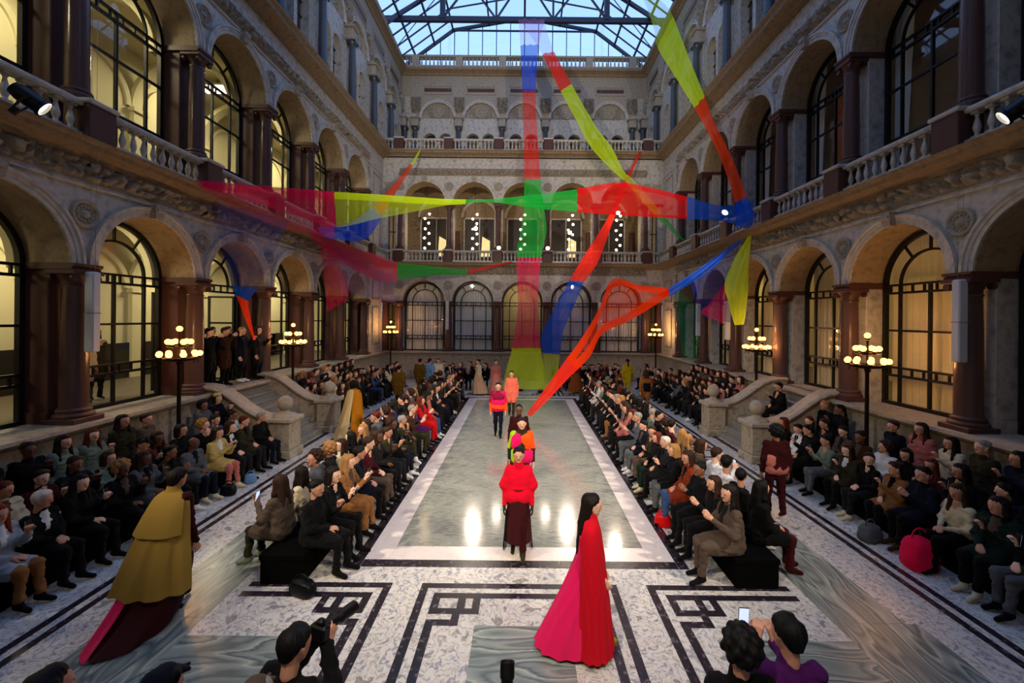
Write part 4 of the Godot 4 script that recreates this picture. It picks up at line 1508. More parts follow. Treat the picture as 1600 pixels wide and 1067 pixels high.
func build_ribbons() -> void:
	ribbon("tall ribbon of blue, red, green, pink and lime sheer cloth falling to runway end", [
		[810, 30, 852, 30, 25.6], [813, 70, 842, 70, 25.3], [816, 142, 837, 142, 24.8], [818, 210, 840, 210, 24.2], [819, 280, 845, 280, 23.6], [818, 330, 851, 330, 23.2], [813, 365, 854, 362, 22.9], [807, 402, 845, 402, 22.6], [809, 475, 841, 475, 22.2], [800, 544, 845, 544, 21.8], [793, 570, 850, 570, 21.7], [784, 607, 857, 609, 21.5]],
		[["sheer_lilac", 0.0, 1.0], ["sheer_blue", 1.0, 2.0], ["sheer_red", 2.0, 4.0], ["sheer_green", 4.0, 7.0], ["sheer_pink", 7.0, 9.0], ["sheer_lime", 9.0, 11.0]], 0.06)
	ribbon("long ribbon of lilac, coral, lime and green cloth from the roof to the curtained balcony", [
		[815, 35, 850, 33, 25.5], [847, 84, 866, 81, 25.2], [876, 142, 893, 131, 24.8], [900, 187, 928, 192, 24.3], [924, 231, 956, 231, 23.8], [966, 276, 975, 268, 23.2], [979, 287, 993, 284, 22.8], [1024, 338, 1035, 334, 22.2], [1069, 378, 1071, 377, 21.6]],
		[["sheer_lilac", 0.0, 1.0], ["sheer_coral", 1.0, 2.0], ["sheer_lime", 2.0, 5.5], ["sheer_lime_thin", 5.5, 7.0], ["sheer_green", 7.0, 8.0]], 0.05, 2.0)
	var e := [[1002, -12, 1012, -18, 24.5], [1020, 40, 1040, 8, 22.8], [1027, 74, 1051, 25, 21.6], [1055, 120, 1075, 86, 19.8], [1085, 169, 1101, 150, 18.1], [1110, 214, 1118, 194, 17.0], [1130, 260, 1145, 250, 16.0], [1148, 317, 1167, 307, 15.0], [1149, 357, 1182, 338, 14.6]]
	ribbon("lime, orange and blue ribbon stretched from the roof down the curtained wall", e, [["sheer_lime_thin", 0.0, 2.0], ["sheer_lime", 2.0, 4.0], ["sheer_orange", 4.0, 7.0], ["sheer_blue", 7.0, 8.0]], 0.05, 2.0)
	e = [[305, 281, 306, 291, 10.6], [400, 290, 402, 318, 11.6], [470, 296, 472, 340, 12.5], [522, 300, 526, 355, 13.2], [590, 304, 590, 342, 13.9], [652, 308, 652, 330, 14.4], [705, 311, 705, 320, 14.8], [765, 311, 765, 316, 15.1], [835, 304, 835, 325, 15.3], [902, 295, 902, 331, 15.5], [967, 285, 967, 336, 15.6], [1020, 294, 1020, 339, 15.6], [1073, 307, 1074, 342, 15.5], [1130, 322, 1130, 346, 15.4], [1177, 314, 1177, 362, 15.2]]
	var r := ribbon("horizontal ribbon of pink, lime, green, red and blue cloth spanning both balconies", e, [["sheer_pink", 0.0, 3.0], ["sheer_lime_thin", 3.0, 6.0], ["sheer_green", 6.0, 9.0], ["sheer_red", 9.0, 12.0], ["sheer_blue", 12.0, 14.0]], 0.06, 2.0)
	hem(r, e, 0.25, "sheer_pink", 0.0, 3.0)
	hem(r, e, 0.22, "sheer_lime", 3.0, 6.4)
	hem(r, e, 0.18, "sheer_red", 9.0, 12.0)
	hem(r, e, 0.1, "sheer_red", 9.0, 12.0, true)
	ribbon("steep ribbon of red, blue and lime cloth falling from the far terrace to the runway", [
		[999, 236, 1003, 236, 25.3], [974, 285, 981, 285, 24.4], [949, 341, 959, 343, 23.6], [911, 402, 935, 408, 22.8], [890, 438, 913, 440, 22.3], [870, 475, 896, 480, 21.9], [846, 523, 880, 518, 21.5], [848, 552, 875, 554, 21.4], [852, 580, 872, 580, 21.3], [856, 612, 864, 612, 21.2]],
		[["sheer_coral", 0.0, 4.0], ["sheer_blue", 4.0, 7.0], ["sheer_lime_thin", 7.0, 9.0]], 0.05, 2.0)
	e = [[823, 646, 829, 651, 15.0], [850, 609, 862, 619, 15.2], [872, 578, 889, 590, 15.4], [906, 532, 921, 558, 15.6], [935, 485, 941, 522, 15.8], [957, 437, 982, 502, 16.0], [1000, 445, 1020, 479, 16.0], [1044, 450, 1046, 462, 16.0]]
	r = ribbon("orange and coral ribbon flaring into a wide triangle and ending at the runway", e, [["sheer_coral", 0.0, 2.6], ["sheer_orange_thin", 2.6, 7.0]], 0.05, 2.0)
	hem(r, e, 0.28, "sheer_orange", 2.4, 5.0)
	hem(r, e, 0.3, "sheer_orange", 2.4, 7.0, true)
	hem(r, e, 0.3, "sheer_orange", 5.0, 7.0)
	ribbon("narrow blue ribbon tied between the orange triangle and the curtained balcony", [[1044, 450, 1046, 463, 16.0], [1080, 428, 1082, 441, 15.8], [1120, 400, 1122, 412, 15.6], [1157, 373, 1158, 379, 15.3]], [["sheer_blue", 0.0, 3.0]], 0.04, 2.0)
	ribbon("lime veil hanging from the curtained balcony above the lamps", [[1168, 370, 1174, 368, 15.1], [1148, 405, 1171, 405, 15.1], [1132, 444, 1169, 444, 15.0], [1139, 480, 1166, 480, 15.0], [1148, 508, 1163, 507, 15.0]], [["sheer_lime", 0.0, 4.0]], 0.07, 3.0)
	var veil := ribbon("small pink veil beside the lime veil", [[1133, 441, 1136, 443, 15.6], [1115, 465, 1136, 475, 15.6], [1094, 489, 1134, 508, 15.6]], [["sheer_pink_thin", 0.0, 2.0]], 0.05)
	var knot := at_pixel(1135, 442, 15.6)
	var cord := Build.new()
	cord.tube([Vector3.ZERO, Vector3(8.5, 7.15, -15.6) - knot], 0.006, 5)
	put("cord", cord.mesh(), mat.steel_wire, veil, Transform3D(Basis(), knot - veil.position))
	ribbon("thin blue veil behind the lime veil under the curtained balcony", [[1080, 440, 1160, 385, 15.8], [1085, 470, 1166, 440, 15.9], [1100, 495, 1168, 510, 15.9]], [["sheer_blue_thin", 0.0, 2.0]], 0.06)
	ribbon("faint teal veil hanging in the far corner of the curtained side", [[1050, 455, 1060, 452, 20.0], [1055, 480, 1085, 478, 20.0], [1060, 520, 1092, 520, 20.0], [1066, 562, 1088, 562, 20.0]], [["sheer_teal", 0.0, 3.0]], 0.06)
	# on the side of the lit galleries
	ribbon("wide faint blue veil gathered into an orange tail above the gallery stair", [[320, 311, 452, 345, 11.4], [336, 360, 432, 388, 11.7], [352, 410, 414, 425, 12.0], [363, 446, 403, 451, 12.1], [371, 462, 389, 471, 12.1], [382, 495, 392, 498, 12.1], [396, 531, 399, 531, 12.1]], [["sheer_blue_thin", 0.0, 3.0], ["sheer_blue", 3.0, 4.0], ["sheer_orange", 4.0, 6.0]], 0.06)
	ribbon("pink, green and red ribbon running along the gallery balcony to the far balustrade", [[484, 361, 488, 374, 16.2], [540, 381, 545, 416, 18.2], [590, 399, 592, 440, 20.4], [621, 410, 621, 438, 21.6], [680, 416, 680, 430, 23.4], [730, 421, 730, 428, 24.4], [770, 414, 770, 418, 24.9], [800, 408, 800, 411, 25.1]], [["sheer_pink", 0.0, 3.0], ["sheer_green", 3.0, 5.0], ["sheer_red", 5.0, 7.0]], 0.05, 2.0)
	ribbon("lilac pink veil hanging below the gallery balcony", [[486, 366, 616, 432, 18.0, 3.0], [505, 410, 618, 470, 18.0, 3.0], [520, 450, 614, 474, 18.0, 3.0]], [["sheer_lilac", 0.0, 2.0]], 0.08)
	ribbon("small pink veil pointing down over the gallery arch", [[490, 366, 510, 374, 17.6], [502, 400, 533, 420, 17.6], [508, 440, 546, 461, 17.6], [511, 487, 516, 485, 17.6]], [["sheer_pink_thin", 0.0, 3.0]], 0.06)
	ribbon("blue, orange and lime ribbon rising from the gallery balcony to the far terrace", [[494, 356, 510, 372, 16.6], [543, 350, 570, 374, 18.4], [582, 323, 598, 337, 20.6], [612, 291, 620, 298, 22.6], [641, 256, 645, 259, 24.4], [656, 233, 658, 234, 25.2]], [["sheer_blue", 0.0, 2.0], ["sheer_orange", 2.0, 4.0], ["sheer_lime", 4.0, 5.0]], 0.05, 2.0)
	ribbon("thin pink veil over the gallery balustrade", [[306, 284, 308, 290, 10.5], [380, 300, 385, 335, 11.6], [455, 322, 465, 362, 13.0], [520, 350, 525, 372, 14.5]], [["sheer_pink_thin", 0.0, 3.0]], 0.06)
	# floor weights that hold the ribbons down
	for q in [[863, 618, "where the red and blue ribbon meets the floor"], [845, 614, "under the hem of the lime cloth"], [812, 611, "beside the lime cloth and the walking models"]]:
		var p := at_pixel(q[0], q[1], 1.0) - cam.position
		p = cam.position + p * (cam.position.y / -p.y)
		var b := Build.new()
		b.chamfer(Vector3(-0.16, 0.006, -0.1), Vector3(0.16, 0.14, 0.1), 0.02)
		b.tube([Vector3(-0.08, 0.13, 0), Vector3(-0.05, 0.2, 0), Vector3(0.05, 0.2, 0), Vector3(0.08, 0.13, 0)], 0.012)
		lone("floor_weight", "small black weight with a handle %s" % q[2], "weight", b.mesh(), mat.black_metal, pos(p.x, 0, p.z), "weights holding the ribbons")


func build_hangings() -> void:
	var spots := [[145, 425, 550, 8.15, 9.5, "against the first red column of the lit gallery"], [1500, 437, 566, 8.05, 9.5, "against the first red column of the curtained side"], [1137, 470, 531, 16.4, 5.5, "beside the lime veil"], [1091, 475, 525, 19.2, 5.0, "beside the teal veil"], [699, 470, 515, 24.9, 4.0, "before the far wall near the lit gallery"], [937, 472, 517, 24.9, 4.0, "before the far wall behind the orange ribbon"]]
	for s in spots:
		var a := at_pixel(s[0], s[1], s[3])
		var c := at_pixel(s[0], s[2], s[3])
		var h: float = a.y - c.y
		var l := thing("column_speaker", "slim white column loudspeaker hung on wires %s" % s[5], "loudspeaker", pos(a.x, c.y, a.z), "hanging column loudspeakers")
		var b := Build.new()
		b.chamfer(Vector3(-0.09, 0, -0.08), Vector3(0.09, h, 0.08), 0.02)
		put("cabinet", b.mesh(), mat.white_plastic, l)
		b = Build.new()
		b.box(Vector3(-0.094, h * 0.48, -0.084), Vector3(0.094, h * 0.49, 0.084))
		put("joint", b.mesh(), mat.steel_wire, l)
		b = Build.new()
		b.tube([Vector3(-0.05, h - 0.01, 0), Vector3(-0.05, EAVES - c.y, 0)], 0.004, 4)
		b.tube([Vector3(0.05, h - 0.01, 0), Vector3(0.05, EAVES - c.y, 0)], 0.004, 4)
		put("wire", b.mesh(), mat.steel_wire, l)


func build_benches() -> void:
	var b := Build.new()
	b.chamfer(Vector3(-0.32, 0.34, -1.0), Vector3(0.32, 0.42, 1.0), 0.008)
	shape.bench_top = b.mesh()
	b = Build.new()
	b.box(Vector3(-0.3, 0.005, -0.99), Vector3(0.3, 0.34, 0.99))
	shape.bench_box = b.mesh()
	b = Build.new()
	b.chamfer(Vector3(-0.21, 0.34, -1.0), Vector3(0.21, 0.42, 1.0), 0.008)
	shape.outer_bench_top = b.mesh()
	b = Build.new()
	b.box(Vector3(-0.18, 0.005, -0.99), Vector3(0.18, 0.34, 0.99))
	shape.outer_bench_box = b.mesh()
	var place := func(x: float, d: float, where: String, n: String) -> void:
		var wide := "" if absf(x) < 5.0 else "outer_"
		var t := thing("bench", "low black box bench, %s, %s from near end" % [where, n], "bench", pos(x, 0, -d), "black audience benches")
		put("box", shape[wide + "bench_box"], mat.bench_black, t)
		put("seat", shape[wide + "bench_top"], mat.bench_black, t)
	var nth := ["first", "second", "third", "fourth", "fifth", "sixth", "seventh", "eighth", "ninth"]
	for s in [-1, 1]:
		var side := "gallery" if s < 0 else "curtain"
		for k in 7:
			place.call(s * 3.36, 6.95 + 2.01 * k, "runway %s side" % side, nth[k])
		for row in 2:
			for k in 9:
				var d := 4.0 + 2.01 * k
				if d > 10.4 and d < 15.4:
					continue
				place.call(s * (6.74 + 0.84 * row), d if d < 11 else d + 0.2, "%s %s row" % [side, ["front", "middle", "rear"][row]], nth[k])


# ---------------------------------------------------------------- figures

# A field of tapered capsules joined smoothly and meshed as surface nets. Each bone belongs to a region (0 skin, 1 top, 2 bottom, 3 shoes, 4 eyes, 5 mouth, 6.. extra cloth).
class Blob:
	var bones := []

	func add(a: Vector3, b: Vector3, ra: float, rb: float, region: int) -> void:
		bones.append([a, b, ra, rb, region])

	func both(a: Vector3, b: Vector3, ra: float, rb: float, region: int) -> void:
		add(a, b, ra, rb, region)
		add(a * Vector3(-1, 1, 1), b * Vector3(-1, 1, 1), ra, rb, region)

	# fold: how far cloth regions are pushed in and out by folds; lock: the same for hair
	func emit(into: Dictionary, cell: float, soft := 0.02, t := Transform3D(), fold := 0.0, lock := 0.0) -> void:
		var lo := Vector3.INF
		var hi := -Vector3.INF
		for q in bones:
			var r := maxf(q[2], q[3]) + soft + cell * 2.0
			for p in [q[0], q[1]]:
				lo = lo.min(p - Vector3.ONE * r)
				hi = hi.max(p + Vector3.ONE * r)
		var nx := int((hi.x - lo.x) / cell) + 2
		var ny := int((hi.y - lo.y) / cell) + 2
		var nz := int((hi.z - lo.z) / cell) + 2
		var sum := PackedFloat32Array()
		sum.resize(nx * ny * nz)
		var near := PackedFloat32Array()
		near.resize(nx * ny * nz)
		near.fill(1e9)
		var owner := PackedByteArray()
		owner.resize(nx * ny * nz)
		var k := 1.0 / soft
		for q in bones:
			var a: Vector3 = q[0]
			var b: Vector3 = q[1]
			var ra: float = q[2]
			var dr: float = q[3] - ra
			var region: int = q[4]
			var ba := b - a
			var inv := 1.0 / maxf(ba.length_squared(), 1e-9)
			var r := maxf(q[2], q[3]) + soft * 1.5 + cell * 1.8
			var l := ((a.min(b) - Vector3.ONE * r - lo) / cell).floor().max(Vector3.ZERO)
			var h := ((a.max(b) + Vector3.ONE * r - lo) / cell).ceil().min(Vector3(nx - 1, ny - 1, nz - 1))
			for z in range(int(l.z), int(h.z) + 1):
				for y in range(int(l.y), int(h.y) + 1):
					var at := (z * ny + y) * nx
					for x in range(int(l.x), int(h.x) + 1):
						var pa := lo + Vector3(x, y, z) * cell - a
						var f := clampf(pa.dot(ba) * inv, 0.0, 1.0)
						var d := (pa - ba * f).length() - ra - dr * f
						sum[at + x] += exp(-d * k)
						if d < near[at + x]:
							near[at + x] = d
							owner[at + x] = region
		# surface nets: the field is inside where sum > 1
		for m in sum.size():
			sum[m] = 1e3 if sum[m] <= 0.0 else -log(sum[m]) * soft
		var sy := nx
		var sz := nx * ny
		var vert := PackedInt32Array()
		vert.resize(nx * ny * nz)
		vert.fill(-1)
		var pts := PackedVector3Array()
		var reg := PackedByteArray()
		var offs := [0, 1, sy, sy + 1, sz, sz + 1, sz + sy, sz + sy + 1]
		for z in nz - 1:
			for y in ny - 1:
				var base := z * sz + y * sy
				for x in nx - 1:
					var m := base + x
					if sum[m] > cell * 3.0:
						continue
					var mask := 0
					for c in 8:
						if sum[m + offs[c]] < 0.0:
							mask |= 1 << c
					if mask == 0 or mask == 255:
						continue
					var p := Vector3.ZERO
					var count := 0
					for e in EDGES:
						var a0: int = e[0]
						var a1: int = e[1]
						if ((mask >> a0) & 1) != ((mask >> a1) & 1):
							var v0 := sum[m + offs[a0]]
							var v1 := minf(sum[m + offs[a1]], cell * 2.0) if sum[m + offs[a0]] < 0 else sum[m + offs[a1]]
							v0 = minf(v0, cell * 2.0)
							p += CORNER[a0].lerp(CORNER[a1], v0 / (v0 - v1))
							count += 1
					p /= count
					vert[m] = pts.size()
					pts.append(lo + (Vector3(x, y, z) + p) * cell)
					var best := m
					for c in 8:
						if near[m + offs[c]] < near[best]:
							best = m + offs[c]
					reg.append(owner[best])
		if fold > 0.0 or lock > 0.0:
			var f := FastNoiseLite.new()
			f.noise_type = FastNoiseLite.TYPE_SIMPLEX
			f.fractal_type = FastNoiseLite.FRACTAL_RIDGED if fold > 0.0 else FastNoiseLite.FRACTAL_FBM
			f.fractal_octaves = 2
			f.frequency = 4.5
			for m in pts.size():
				var p := pts[m]
				if fold > 0.0 and reg[m] in [1, 2]:
					pts[m] += Vector3(f.get_noise_3d(p.x, p.y * 1.7, p.z), f.get_noise_3d(p.x + 9.0, p.y * 1.7, p.z) * 0.6, f.get_noise_3d(p.x, p.y * 1.7 + 9.0, p.z)) * fold
				elif lock > 0.0:
					var out := Vector3(p.x, 0, p.z + 0.02).normalized()
					pts[m] += out * lock * (sin(atan2(p.x, p.z + 0.02) * 17.0 + sin(p.y * 22.0) * 1.2) + 0.8 * f.get_noise_3d(p.x * 5.0, p.y * 2.0, p.z * 5.0))
		var normals := PackedVector3Array()
		normals.resize(pts.size())
		var quads := []
		var steps := [1, sy, sz]
		for z in range(1, nz - 1):
			for y in range(1, ny - 1):
				var base := z * sz + y * sy
				for x in range(1, nx - 1):
					var m := base + x
					if vert[m] < 0:
						continue
					var inside := sum[m] < 0.0
					for ax in 3:
						if (sum[m + steps[ax]] < 0.0) == inside:
							continue
						var s1: int = steps[(ax + 1) % 3]
						var s2: int = steps[(ax + 2) % 3]
						var i0 := vert[m]
						var i1 := vert[m - s1]
						var i2 := vert[m - s1 - s2]
						var i3 := vert[m - s2]
						if i1 < 0 or i2 < 0 or i3 < 0:
							continue
						if not inside:
							var w := i1
							i1 = i3
							i3 = w
						var nn := (pts[i2] - pts[i0]).cross(pts[i3] - pts[i1])
						normals[i0] += nn
						normals[i1] += nn
						normals[i2] += nn
						normals[i3] += nn
						quads.append([i0, i1, i2, i3])
		for q in quads:
			var region := reg[q[0]]
			if not into.has(region):
				into[region] = {"b": Build.new()}
			var g: Dictionary = into[region]
			var bb: Build = g.b
			var ids := []
			for p in q:
				var key := [self, p]
				if not g.has(key):
					g[key] = bb.v.size()
					bb.v.append(t * pts[p])
					bb.n.append((t.basis * normals[p]).normalized())
				ids.append(g[key])
			bb.i.append_array([ids[0], ids[2], ids[1], ids[0], ids[3], ids[2]])

	const EDGES := [[0, 1], [2, 3], [4, 5], [6, 7], [0, 2], [1, 3], [4, 6], [5, 7], [0, 4], [1, 5], [2, 6], [3, 7]]
	const CORNER := [Vector3(0, 0, 0), Vector3(1, 0, 0), Vector3(0, 1, 0), Vector3(1, 1, 0), Vector3(0, 0, 1), Vector3(1, 0, 1), Vector3(0, 1, 1), Vector3(1, 1, 1)]


# puts ready pieces (region -> Build) into another set of pieces
func append_pieces(into: Dictionary, from: Dictionary, t: Transform3D, change := {}) -> void:
	for region in from:
		var to: int = change.get(region, region)
		if not into.has(to):
			into[to] = {"b": Build.new()}
		var src: Build = from[region].b
		var dst: Build = into[to].b
		var k := dst.v.size()
		var flip := t.basis.determinant() < 0
		dst.v.append_array(t * src.v)
		var tb := Transform3D(t.basis, Vector3.ZERO)
		var nn := tb * src.n
		for m in nn.size():
			nn[m] = nn[m].normalized()
		dst.n.append_array(nn)
		for m in range(0, src.i.size(), 3):
			dst.i.append_array([k + src.i[m], k + src.i[m + (2 if flip else 1)], k + src.i[m + (1 if flip else 2)]])


var heads := {}
var hands := {}
var hair := {}
var poses := {}


func make_head(cell: float) -> Dictionary:
	var b := Blob.new()
	b.add(Vector3(0, 0.142, -0.022), Vector3(0, 0.140, 0.014), 0.082, 0.078, 0)     # skull
	b.add(Vector3(0, 0.085, 0.03), Vector3(0, 0.10, 0.035), 0.056, 0.058, 0)        # face
	b.both(Vector3(0.036, 0.085, 0.052), Vector3(0.03, 0.06, 0.055), 0.024, 0.022, 0)
	b.add(Vector3(0, 0.03, 0.052), Vector3(0, 0.022, 0.062), 0.032, 0.024, 0)       # chin
	b.both(Vector3(0.052, 0.065, 0.0), Vector3(0.022, 0.026, 0.045), 0.022, 0.022, 0)
	b.add(Vector3(0, 0.118, 0.088), Vector3(0, 0.082, 0.106), 0.009, 0.014, 0)      # nose
	b.both(Vector3(0.015, 0.130, 0.082), Vector3(0.045, 0.128, 0.066), 0.012, 0.012, 0)
	b.both(Vector3(0.081, 0.115, -0.008), Vector3(0.080, 0.085, 0.0), 0.015, 0.011, 0)
	b.add(Vector3(0, 0.08, -0.02), Vector3(0, -0.05, -0.025), 0.052, 0.055, 0)      # neck
	var p := {}
	b.emit(p, cell, 0.009)
	var e := Build.new()
	for s in [-1, 1]:
		e.ball(Vector3(s * 0.031, 0.110, 0.0885), 0.0105, 8, 0.7)
	p[4] = {"b": e}
	var m := Build.new()
	m.ball(Vector3.ZERO, 0.02, 8, 0.3)
	for k in m.v.size():
		m.v[k] = m.v[k] * Vector3(1.1, 1.0, 0.5) + Vector3(0, 0.050, 0.088)
	p[5] = {"b": m}
	return p


# a right hand: wrist at the origin, fingers along +z, palm facing -y; curl bends the fingers
func make_hand(cell: float, curl: float) -> Dictionary:
	var b := Blob.new()
	b.add(Vector3(0, 0, -0.03), Vector3(0, 0, 0.02), 0.024, 0.024, 0)
	for x in [-0.026, -0.009, 0.009, 0.026]:
		b.add(Vector3(x * 0.7, 0, 0.01), Vector3(x, 0, 0.082), 0.014, 0.0125, 0)
	var long := [0.062, 0.078, 0.074, 0.062]
	for k in 4:
		var x := 0.031 - 0.0205 * k
		var p := Vector3(x, 0, 0.085)
		var a := 0.0
		var l: float = long[3 - k] if k > 0 else 0.066
		for s in 3:
			a += curl * [0.7, 1.0, 0.8][s]
			var q: Vector3 = p + Vector3(x * 0.12, -sin(a), cos(a)) * l * [0.44, 0.32, 0.24][s]
			b.add(p, q, [0.0098, 0.009, 0.0083][s], [0.009, 0.0083, 0.0072][s], 0)
			p = q
	b.add(Vector3(0.018, -0.004, 0.015), Vector3(0.042, -0.012, 0.05), 0.014, 0.0115, 0)
	b.add(Vector3(0.042, -0.012, 0.05), Vector3(0.05, -0.022 - curl * 0.01, 0.075), 0.0108, 0.0098, 0)
	b.add(Vector3(0.05, -0.022 - curl * 0.01, 0.075), Vector3(0.05, -0.034 - curl * 0.012, 0.096), 0.0098, 0.008, 0)
	var p2 := {}
	b.emit(p2, cell, 0.004)
	return p2


func make_hair() -> void:
	var kinds := ["short", "cropped", "bob", "long", "sleek", "bun", "curly", "beret", "cap", "ponytail"]
	for kind in kinds:
		var b := Blob.new()
		match kind:
			"short":
				b.add(Vector3(0, 0.155, -0.030), Vector3(0, 0.177, 0.013), 0.087, 0.068, 0)
				b.add(Vector3(0, 0.09, -0.055), Vector3(0, 0.12, -0.05), 0.055, 0.07, 0)
				b.both(Vector3(0.066, 0.14, -0.01), Vector3(0.05, 0.19, 0.03), 0.026, 0.034, 0)
			"cropped":
				b.add(Vector3(0, 0.152, -0.030), Vector3(0, 0.171, 0.006), 0.085, 0.070, 0)
				b.both(Vector3(0.062, 0.13, -0.012), Vector3(0.048, 0.17, 0.026), 0.024, 0.03, 0)
				b.add(Vector3(0, 0.09, -0.05), Vector3(0, 0.12, -0.05), 0.052, 0.068, 0)
			"bob":
				b.add(Vector3(0, 0.155, -0.034), Vector3(0, 0.177, 0.011), 0.09, 0.069, 0)
				b.both(Vector3(0.07, 0.165, -0.005), Vector3(0.088, 0.0, -0.01), 0.032, 0.032, 0)
				b.add(Vector3(0.03, 0.12, -0.07), Vector3(0.04, 0.0, -0.075), 0.055, 0.045, 0)
				b.add(Vector3(-0.03, 0.12, -0.07), Vector3(-0.04, 0.0, -0.075), 0.055, 0.045, 0)
			"long":
				b.add(Vector3(0, 0.155, -0.034), Vector3(0, 0.177, 0.011), 0.09, 0.069, 0)
				b.both(Vector3(0.07, 0.165, -0.005), Vector3(0.09, -0.02, -0.005), 0.031, 0.034, 0)
				b.both(Vector3(0.09, -0.02, 0.0), Vector3(0.11, -0.2, 0.05), 0.035, 0.026, 0)
				b.both(Vector3(0.03, 0.12, -0.07), Vector3(0.06, -0.2, -0.1), 0.055, 0.045, 0)
			"sleek":
				b.add(Vector3(0, 0.155, -0.032), Vector3(0, 0.172, 0.010), 0.086, 0.070, 0)
				b.both(Vector3(0.062, 0.13, -0.012), Vector3(0.048, 0.172, 0.03), 0.026, 0.034, 0)
				b.both(Vector3(0.07, 0.14, -0.015), Vector3(0.062, 0.0, -0.05), 0.026, 0.03, 0)
				b.both(Vector3(0.025, 0.12, -0.06), Vector3(0.045, -0.12, -0.1), 0.055, 0.04, 0)
				b.both(Vector3(0.045, -0.12, -0.1), Vector3(0.035, -0.42, -0.13), 0.04, 0.02, 0)
			"bun":
				b.add(Vector3(0, 0.152, -0.032), Vector3(0, 0.171, 0.010), 0.086, 0.070, 0)
				b.both(Vector3(0.062, 0.13, -0.012), Vector3(0.048, 0.172, 0.03), 0.026, 0.034, 0)
				b.add(Vector3(0, 0.10, -0.05), Vector3(0, 0.12, -0.05), 0.055, 0.068, 0)
				b.add(Vector3(0, 0.175, -0.115), Vector3(0, 0.18, -0.125), 0.045, 0.042, 0)
			"ponytail":
				b.add(Vector3(0, 0.152, -0.032), Vector3(0, 0.171, 0.010), 0.086, 0.070, 0)
				b.both(Vector3(0.062, 0.13, -0.012), Vector3(0.048, 0.172, 0.03), 0.026, 0.034, 0)
				b.add(Vector3(0, 0.10, -0.05), Vector3(0, 0.12, -0.05), 0.055, 0.068, 0)
				b.add(Vector3(0, 0.13, -0.11), Vector3(0, -0.05, -0.14), 0.03, 0.032, 0)
				b.add(Vector3(0, -0.05, -0.14), Vector3(0, -0.2, -0.13), 0.032, 0.012, 0)
			"curly":
				for m in 40:
					var y := 1.0 - 2.0 * (m + 0.5) / 40.0
					var a := m * 2.39996
					var d := Vector3(cos(a) * sqrt(1 - y * y), y, sin(a) * sqrt(1 - y * y))
					if d.z > 0.35 and d.y < 0.45:
						continue
					b.add(Vector3(0, 0.14, -0.03) + d * 0.1, Vector3(0, 0.14, -0.03) + d * 0.112, 0.036, 0.03, 0)
				b.add(Vector3(0, 0.15, -0.04), Vector3(0, 0.16, -0.02), 0.1, 0.09, 0)
			"beret":
				b.add(Vector3(-0.05, 0.205, -0.02), Vector3(0.06, 0.22, -0.01), 0.058, 0.05, 0)
				b.add(Vector3(0, 0.21, -0.08), Vector3(0, 0.2, 0.05), 0.05, 0.045, 0)
			"cap":
				b.add(Vector3(0, 0.165, -0.03), Vector3(0, 0.17, 0.01), 0.088, 0.08, 0)
				b.both(Vector3(0.0, 0.158, 0.09), Vector3(0.045, 0.155, 0.12), 0.016, 0.012, 0)
				b.add(Vector3(0, 0.157, 0.1), Vector3(0, 0.15, 0.15), 0.015, 0.012, 0)
		var p := {}
		b.emit(p, 0.010, 0.009, Transform3D(), 0.0, 0.0035 if kind not in ["beret", "cap", "cropped"] else 0.001)
		hair[kind] = p[0].b.mesh()


func look_basis(dir: Vector3, palm: Vector3) -> Basis:
	var z := dir.normalized()
	var x := (-palm).cross(z).normalized()
	return Basis(x, z.cross(x), z)


